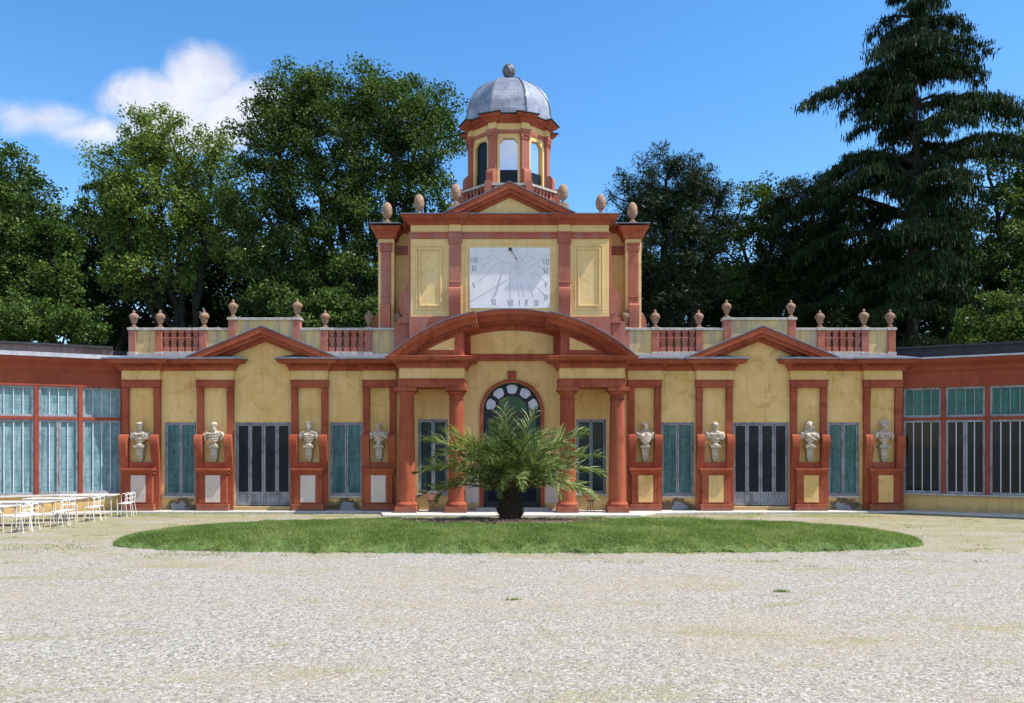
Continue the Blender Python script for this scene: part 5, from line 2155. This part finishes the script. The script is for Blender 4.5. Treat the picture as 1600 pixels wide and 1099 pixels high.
big('broadleaf_tree', 'thin sunlit tree with sky showing through, just right of the pine', 1180, 16,
    [(1190, 330, 42, 45), (1165, 390, 50, 50), (1205, 300, 22, 24), (1190, 450, 60, 45)], 200, 90, .15, .09, L_BROAD, trunk_r=.2, clump_r=.45, seed=23, fork=4.0)
big('conifer_tree', 'dark bushy conifer below and left of the tall cedar', 1262, 15,
    [(1270, 300, 42, 34), (1245, 345, 55, 45), (1300, 345, 52, 50), (1260, 420, 80, 60), (1230, 480, 80, 50)], 330, 105, .28, .045, L_PINE,
    trunk_r=.3, clump_r=.55, seed=24, surf=.55, fork=3.2, up=.1)
big('broadleaf_tree', 'leafy green tree at the right edge behind the tall cedar', 1580, 17,
    [(1590, 240, 55, 45), (1550, 290, 50, 50), (1640, 290, 70, 70), (1580, 370, 85, 70), (1540, 450, 90, 70), (1640, 450, 80, 70)], 400, 115, .17, .10, L_BROAD, trunk_r=.35, clump_r=.6, seed=26, fork=4.0)
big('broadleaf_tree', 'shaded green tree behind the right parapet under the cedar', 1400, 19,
    [(1380, 440, 110, 70), (1480, 460, 100, 60), (1300, 480, 90, 50)], 260, 90, .24, .14, L_SHADE, trunk_r=.3, clump_r=.7, seed=27, surf=.5, fork=3.0)
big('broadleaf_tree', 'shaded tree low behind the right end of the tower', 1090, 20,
    [(1080, 480, 110, 50), (1160, 470, 80, 60)], 170, 90, .24, .14, L_SHADE, trunk_r=.25, clump_r=.7, seed=28, surf=.5, fork=2.6)
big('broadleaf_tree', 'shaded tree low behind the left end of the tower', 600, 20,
    [(590, 470, 100, 60), (520, 490, 80, 50)], 170, 90, .24, .14, L_SHADE, trunk_r=.25, clump_r=.7, seed=29, surf=.5, fork=2.6)
# lit shrubs just behind the roofs
for (bpx, lob_, lab, sd) in ((525, [(470, 495, 40, 25), (530, 492, 38, 30), (575, 500, 30, 22)], 'sunlit bright shrub behind the left parapet beside the tower', 31),
                             (60, [(20, 500, 60, 30), (100, 510, 60, 25)], 'sunlit low shrub behind the left greenhouse roof', 32),
                             (1560, [(1580, 490, 40, 30), (1530, 515, 38, 20), (1600, 520, 50, 20)], 'sunlit low shrub behind the right greenhouse roof', 33)):
    big('shrub', lab, bpx, 8.3, lob_, 140, 100, .12, .08, L_BROAD, trunk_r=.1, clump_r=.35, seed=sd, cat='shrub', fork=1.5)


def cedar(label, px, y, ztop, zlow, profile, seed, trunk_r=.34, name='cedar_tree', nb=64):
    """profile(t)->(left, right) reach at height fraction t from the top"""
    rg = np.random.default_rng(seed)
    bx = TX(px, y)
    org = np.array([bx, y, 0.0])
    root = thing(name, label, 'tree', (bx, y, 0))
    segs = []
    H = ztop
    tp = [np.array([bx + .12 * math.sin(i * .9), y, H * i / 14]) for i in range(15)]
    for i in range(14):
        segs.append((tp[i], tp[i + 1], trunk_r * (1 - i / 14.5), trunk_r * (1 - (i + 1) / 14.5)))
    PP, HL = [], []
    tiers = max(5, nb // 8)
    for k in range(nb + nb // 2):
        # limbs come in loose tiers with bare gaps between them
        tt = (k % tiers + .5) / tiers
        t = min(max(tt + rg.uniform(-.022, .022), 0.0), 1)
        z = ztop - .2 - (ztop - zlow) * t
        az = (k // tiers) * 2.4 * .9 + (k % tiers) * 1.9 + rg.uniform(-.35, .35)
        if k >= nb:      # short inner limbs clothing the trunk
            t = rg.uniform(.03, 1); z = ztop - .2 - (ztop - zlow) * t; az = rg.uniform(0, 6.28)
        ca, sa = math.cos(az), math.sin(az)
        lf, rt = profile(t)
        reach = (rt if ca > 0 else lf) * (abs(ca) + .7 * (1 - abs(ca))) * (rg.uniform(.45, 1.12) if k < nb else rg.uniform(.25, .5))
        ri = rg.uniform(.05, .40)            # rise of the limb
        n = max(6, int(reach / .28))
        p = np.array([bx, y, z - reach * .10]); pts = [p]
        for i in range(1, n + 1):
            q = i / n
            zz = z - reach * .10 + reach * (ri * math.sin(q * 2.2) * .75 - .25 * q ** 3)
            pts.append(np.array([bx + ca * reach * q, y + sa * reach * q, zz]) + rg.standard_normal(3) * .03)
        r0 = .03 + .018 * reach
        for i in range(n):
            segs.append((pts[i], pts[i + 1], r0 * (1 - i / n) + .01, r0 * (1 - (i + 1) / n) + .01))
        # side branchlets forming a flat spray
        for i in range(1, n + 1):
            q = i / n
            if q < .18: continue
            for s in (-1, 1):
                for rep in range(1):
                    ln = (reach * .24 * math.sin(math.pi * min(1, q * .8 + .12)) + .25) * rg.uniform(.6, 1.1)
                    aa = az + s * rg.uniform(.6, 1.3)
                    m_ = max(3, int(ln / .13))
                    u = np.linspace(0, 1, m_)
                    P0 = pts[i][None] + np.stack([np.cos(aa) * ln * u, np.sin(aa) * ln * u, -.30 * ln * u ** 2], 1)
                    PP.append(P0)
                    segs.append((P0[0], P0[-1], .014, .006))
            PP.append(pts[i][None] + rg.standard_normal((3, 3)) * .07)
    PP = np.concatenate(PP)
    # hanging tassels
    V, Fq = tubes_np(segs, 5)
    mesh_np('trunk', V - org, Fq, BARK, root, smooth=True)
    rep = 6
    P = np.repeat(PP, rep, axis=0) + rg.standard_normal((len(PP) * rep, 3)) * np.array([.10, .10, .04])
    L = rg.uniform(.10, .46, len(P)) * rg.uniform(.5, 1, len(P))
    n = len(P)
    az = rg.uniform(0, 2 * np.pi, n)
    w = rg.uniform(.016, .032, n)
    d = np.stack([np.cos(az), np.sin(az), np.zeros(n)], 1) * w[:, None]
    sw = rg.standard_normal((n, 3)) * .16; sw[:, 2] = -1
    V = np.stack([P - d * .4 + [0, 0, .02], P + d * .4 + [0, 0, .02], P + sw * (L * .5)[:, None] + d, P + sw * L[:, None], P + sw * (L * .5)[:, None] - d], 1)
    V = V.reshape(-1, 3)
    k = np.arange(n)[:, None] * 5
    F1 = k + np.array([[0, 1, 2, 4]])
    F2 = k + np.array([[4, 2, 3, 3]])
    # short upper needles
    P2 = np.repeat(PP, 5, axis=0) + rg.standard_normal((len(PP) * 5, 3)) * np.array([.10, .10, .05])
    V2, Fq2 = leaf_quads(P2, .16, .035, .2, rg)
    tri = k + np.array([[4, 2, 3]])
    # build with mixed quads via two meshes joined as quads: make tip quads degenerate-free
    Vt = np.stack([P + sw * (L * .5)[:, None] + d, P + sw * L[:, None] + d * .15, P + sw * L[:, None] - d * .15, P + sw * (L * .5)[:, None] - d], 1).reshape(-1, 3)
    Ft = np.arange(4 * n).reshape(-1, 4)
    VV = np.concatenate([V, Vt, V2]) - org
    FF = np.concatenate([F1, Ft + len(V), Fq2 + len(V) + len(Vt)])
    mesh_np('crown', VV, FF, L_NEEDLE, root)
    return root


def prof1(t):
    # silhouette read off the tall cedar: narrow irregular top, wide tiers below
    xs = [0, .06, .14, .2, .27, .34, .42, .5, .6, .75, 1.0]
    lf = [.4, 1.3, 2.4, 4.2, 5.2, 3.4, 4.0, 5.2, 5.0, 4.4, 3.8]
    rt = [.4, 2.2, 2.8, 2.2, 4.0, 4.3, 4.5, 3.8, 3.4, 3.4, 3.4]
    return float(np.interp(t, xs, lf)), float(np.interp(t, xs, rt))


cedar('very tall cedar with tiered weeping branches, cut by the top of the picture', 1428, 11, 20.4, 4.5, prof1, 43, nb=120)
cedar('dark cedar with flat weeping tiers showing between the two left hand trees', 175, 23, 16.6, 6.0, lambda t: (1.0 + 4.2 * t ** .7, 1.0 + 4.2 * t ** .7), 42, nb=50)

# far wood that closes the view between the trunks
rg = np.random.default_rng(77)
n = 62000
x = rg.uniform(-42, 42, n); y = rg.uniform(27, 33, n)
ht = 7.5 + 1.8 * np.sin(x * .33) + 1.1 * np.sin(x * .9 + 1) + .7 * np.sin(x * 2.1)
z = rg.random(n) ** .9 * ht
V, Fq = leaf_quads(np.stack([x, y, z], 1), .55, .36, .4, rg)
o = mesh_np('far_wood', V, Fq, L_SHADE)
tag(o, 'dark far wood closing the view behind the garden trees', 'wood', kind='stuff')

# ------------------------------------------------------------------ scale the whole place to metres
for o in list(scene.objects):
    if o.parent is None and o.type not in {'CAMERA', 'LIGHT'}:
        o.location = Vector(o.location) * S
        o.scale = Vector(o.scale) * S
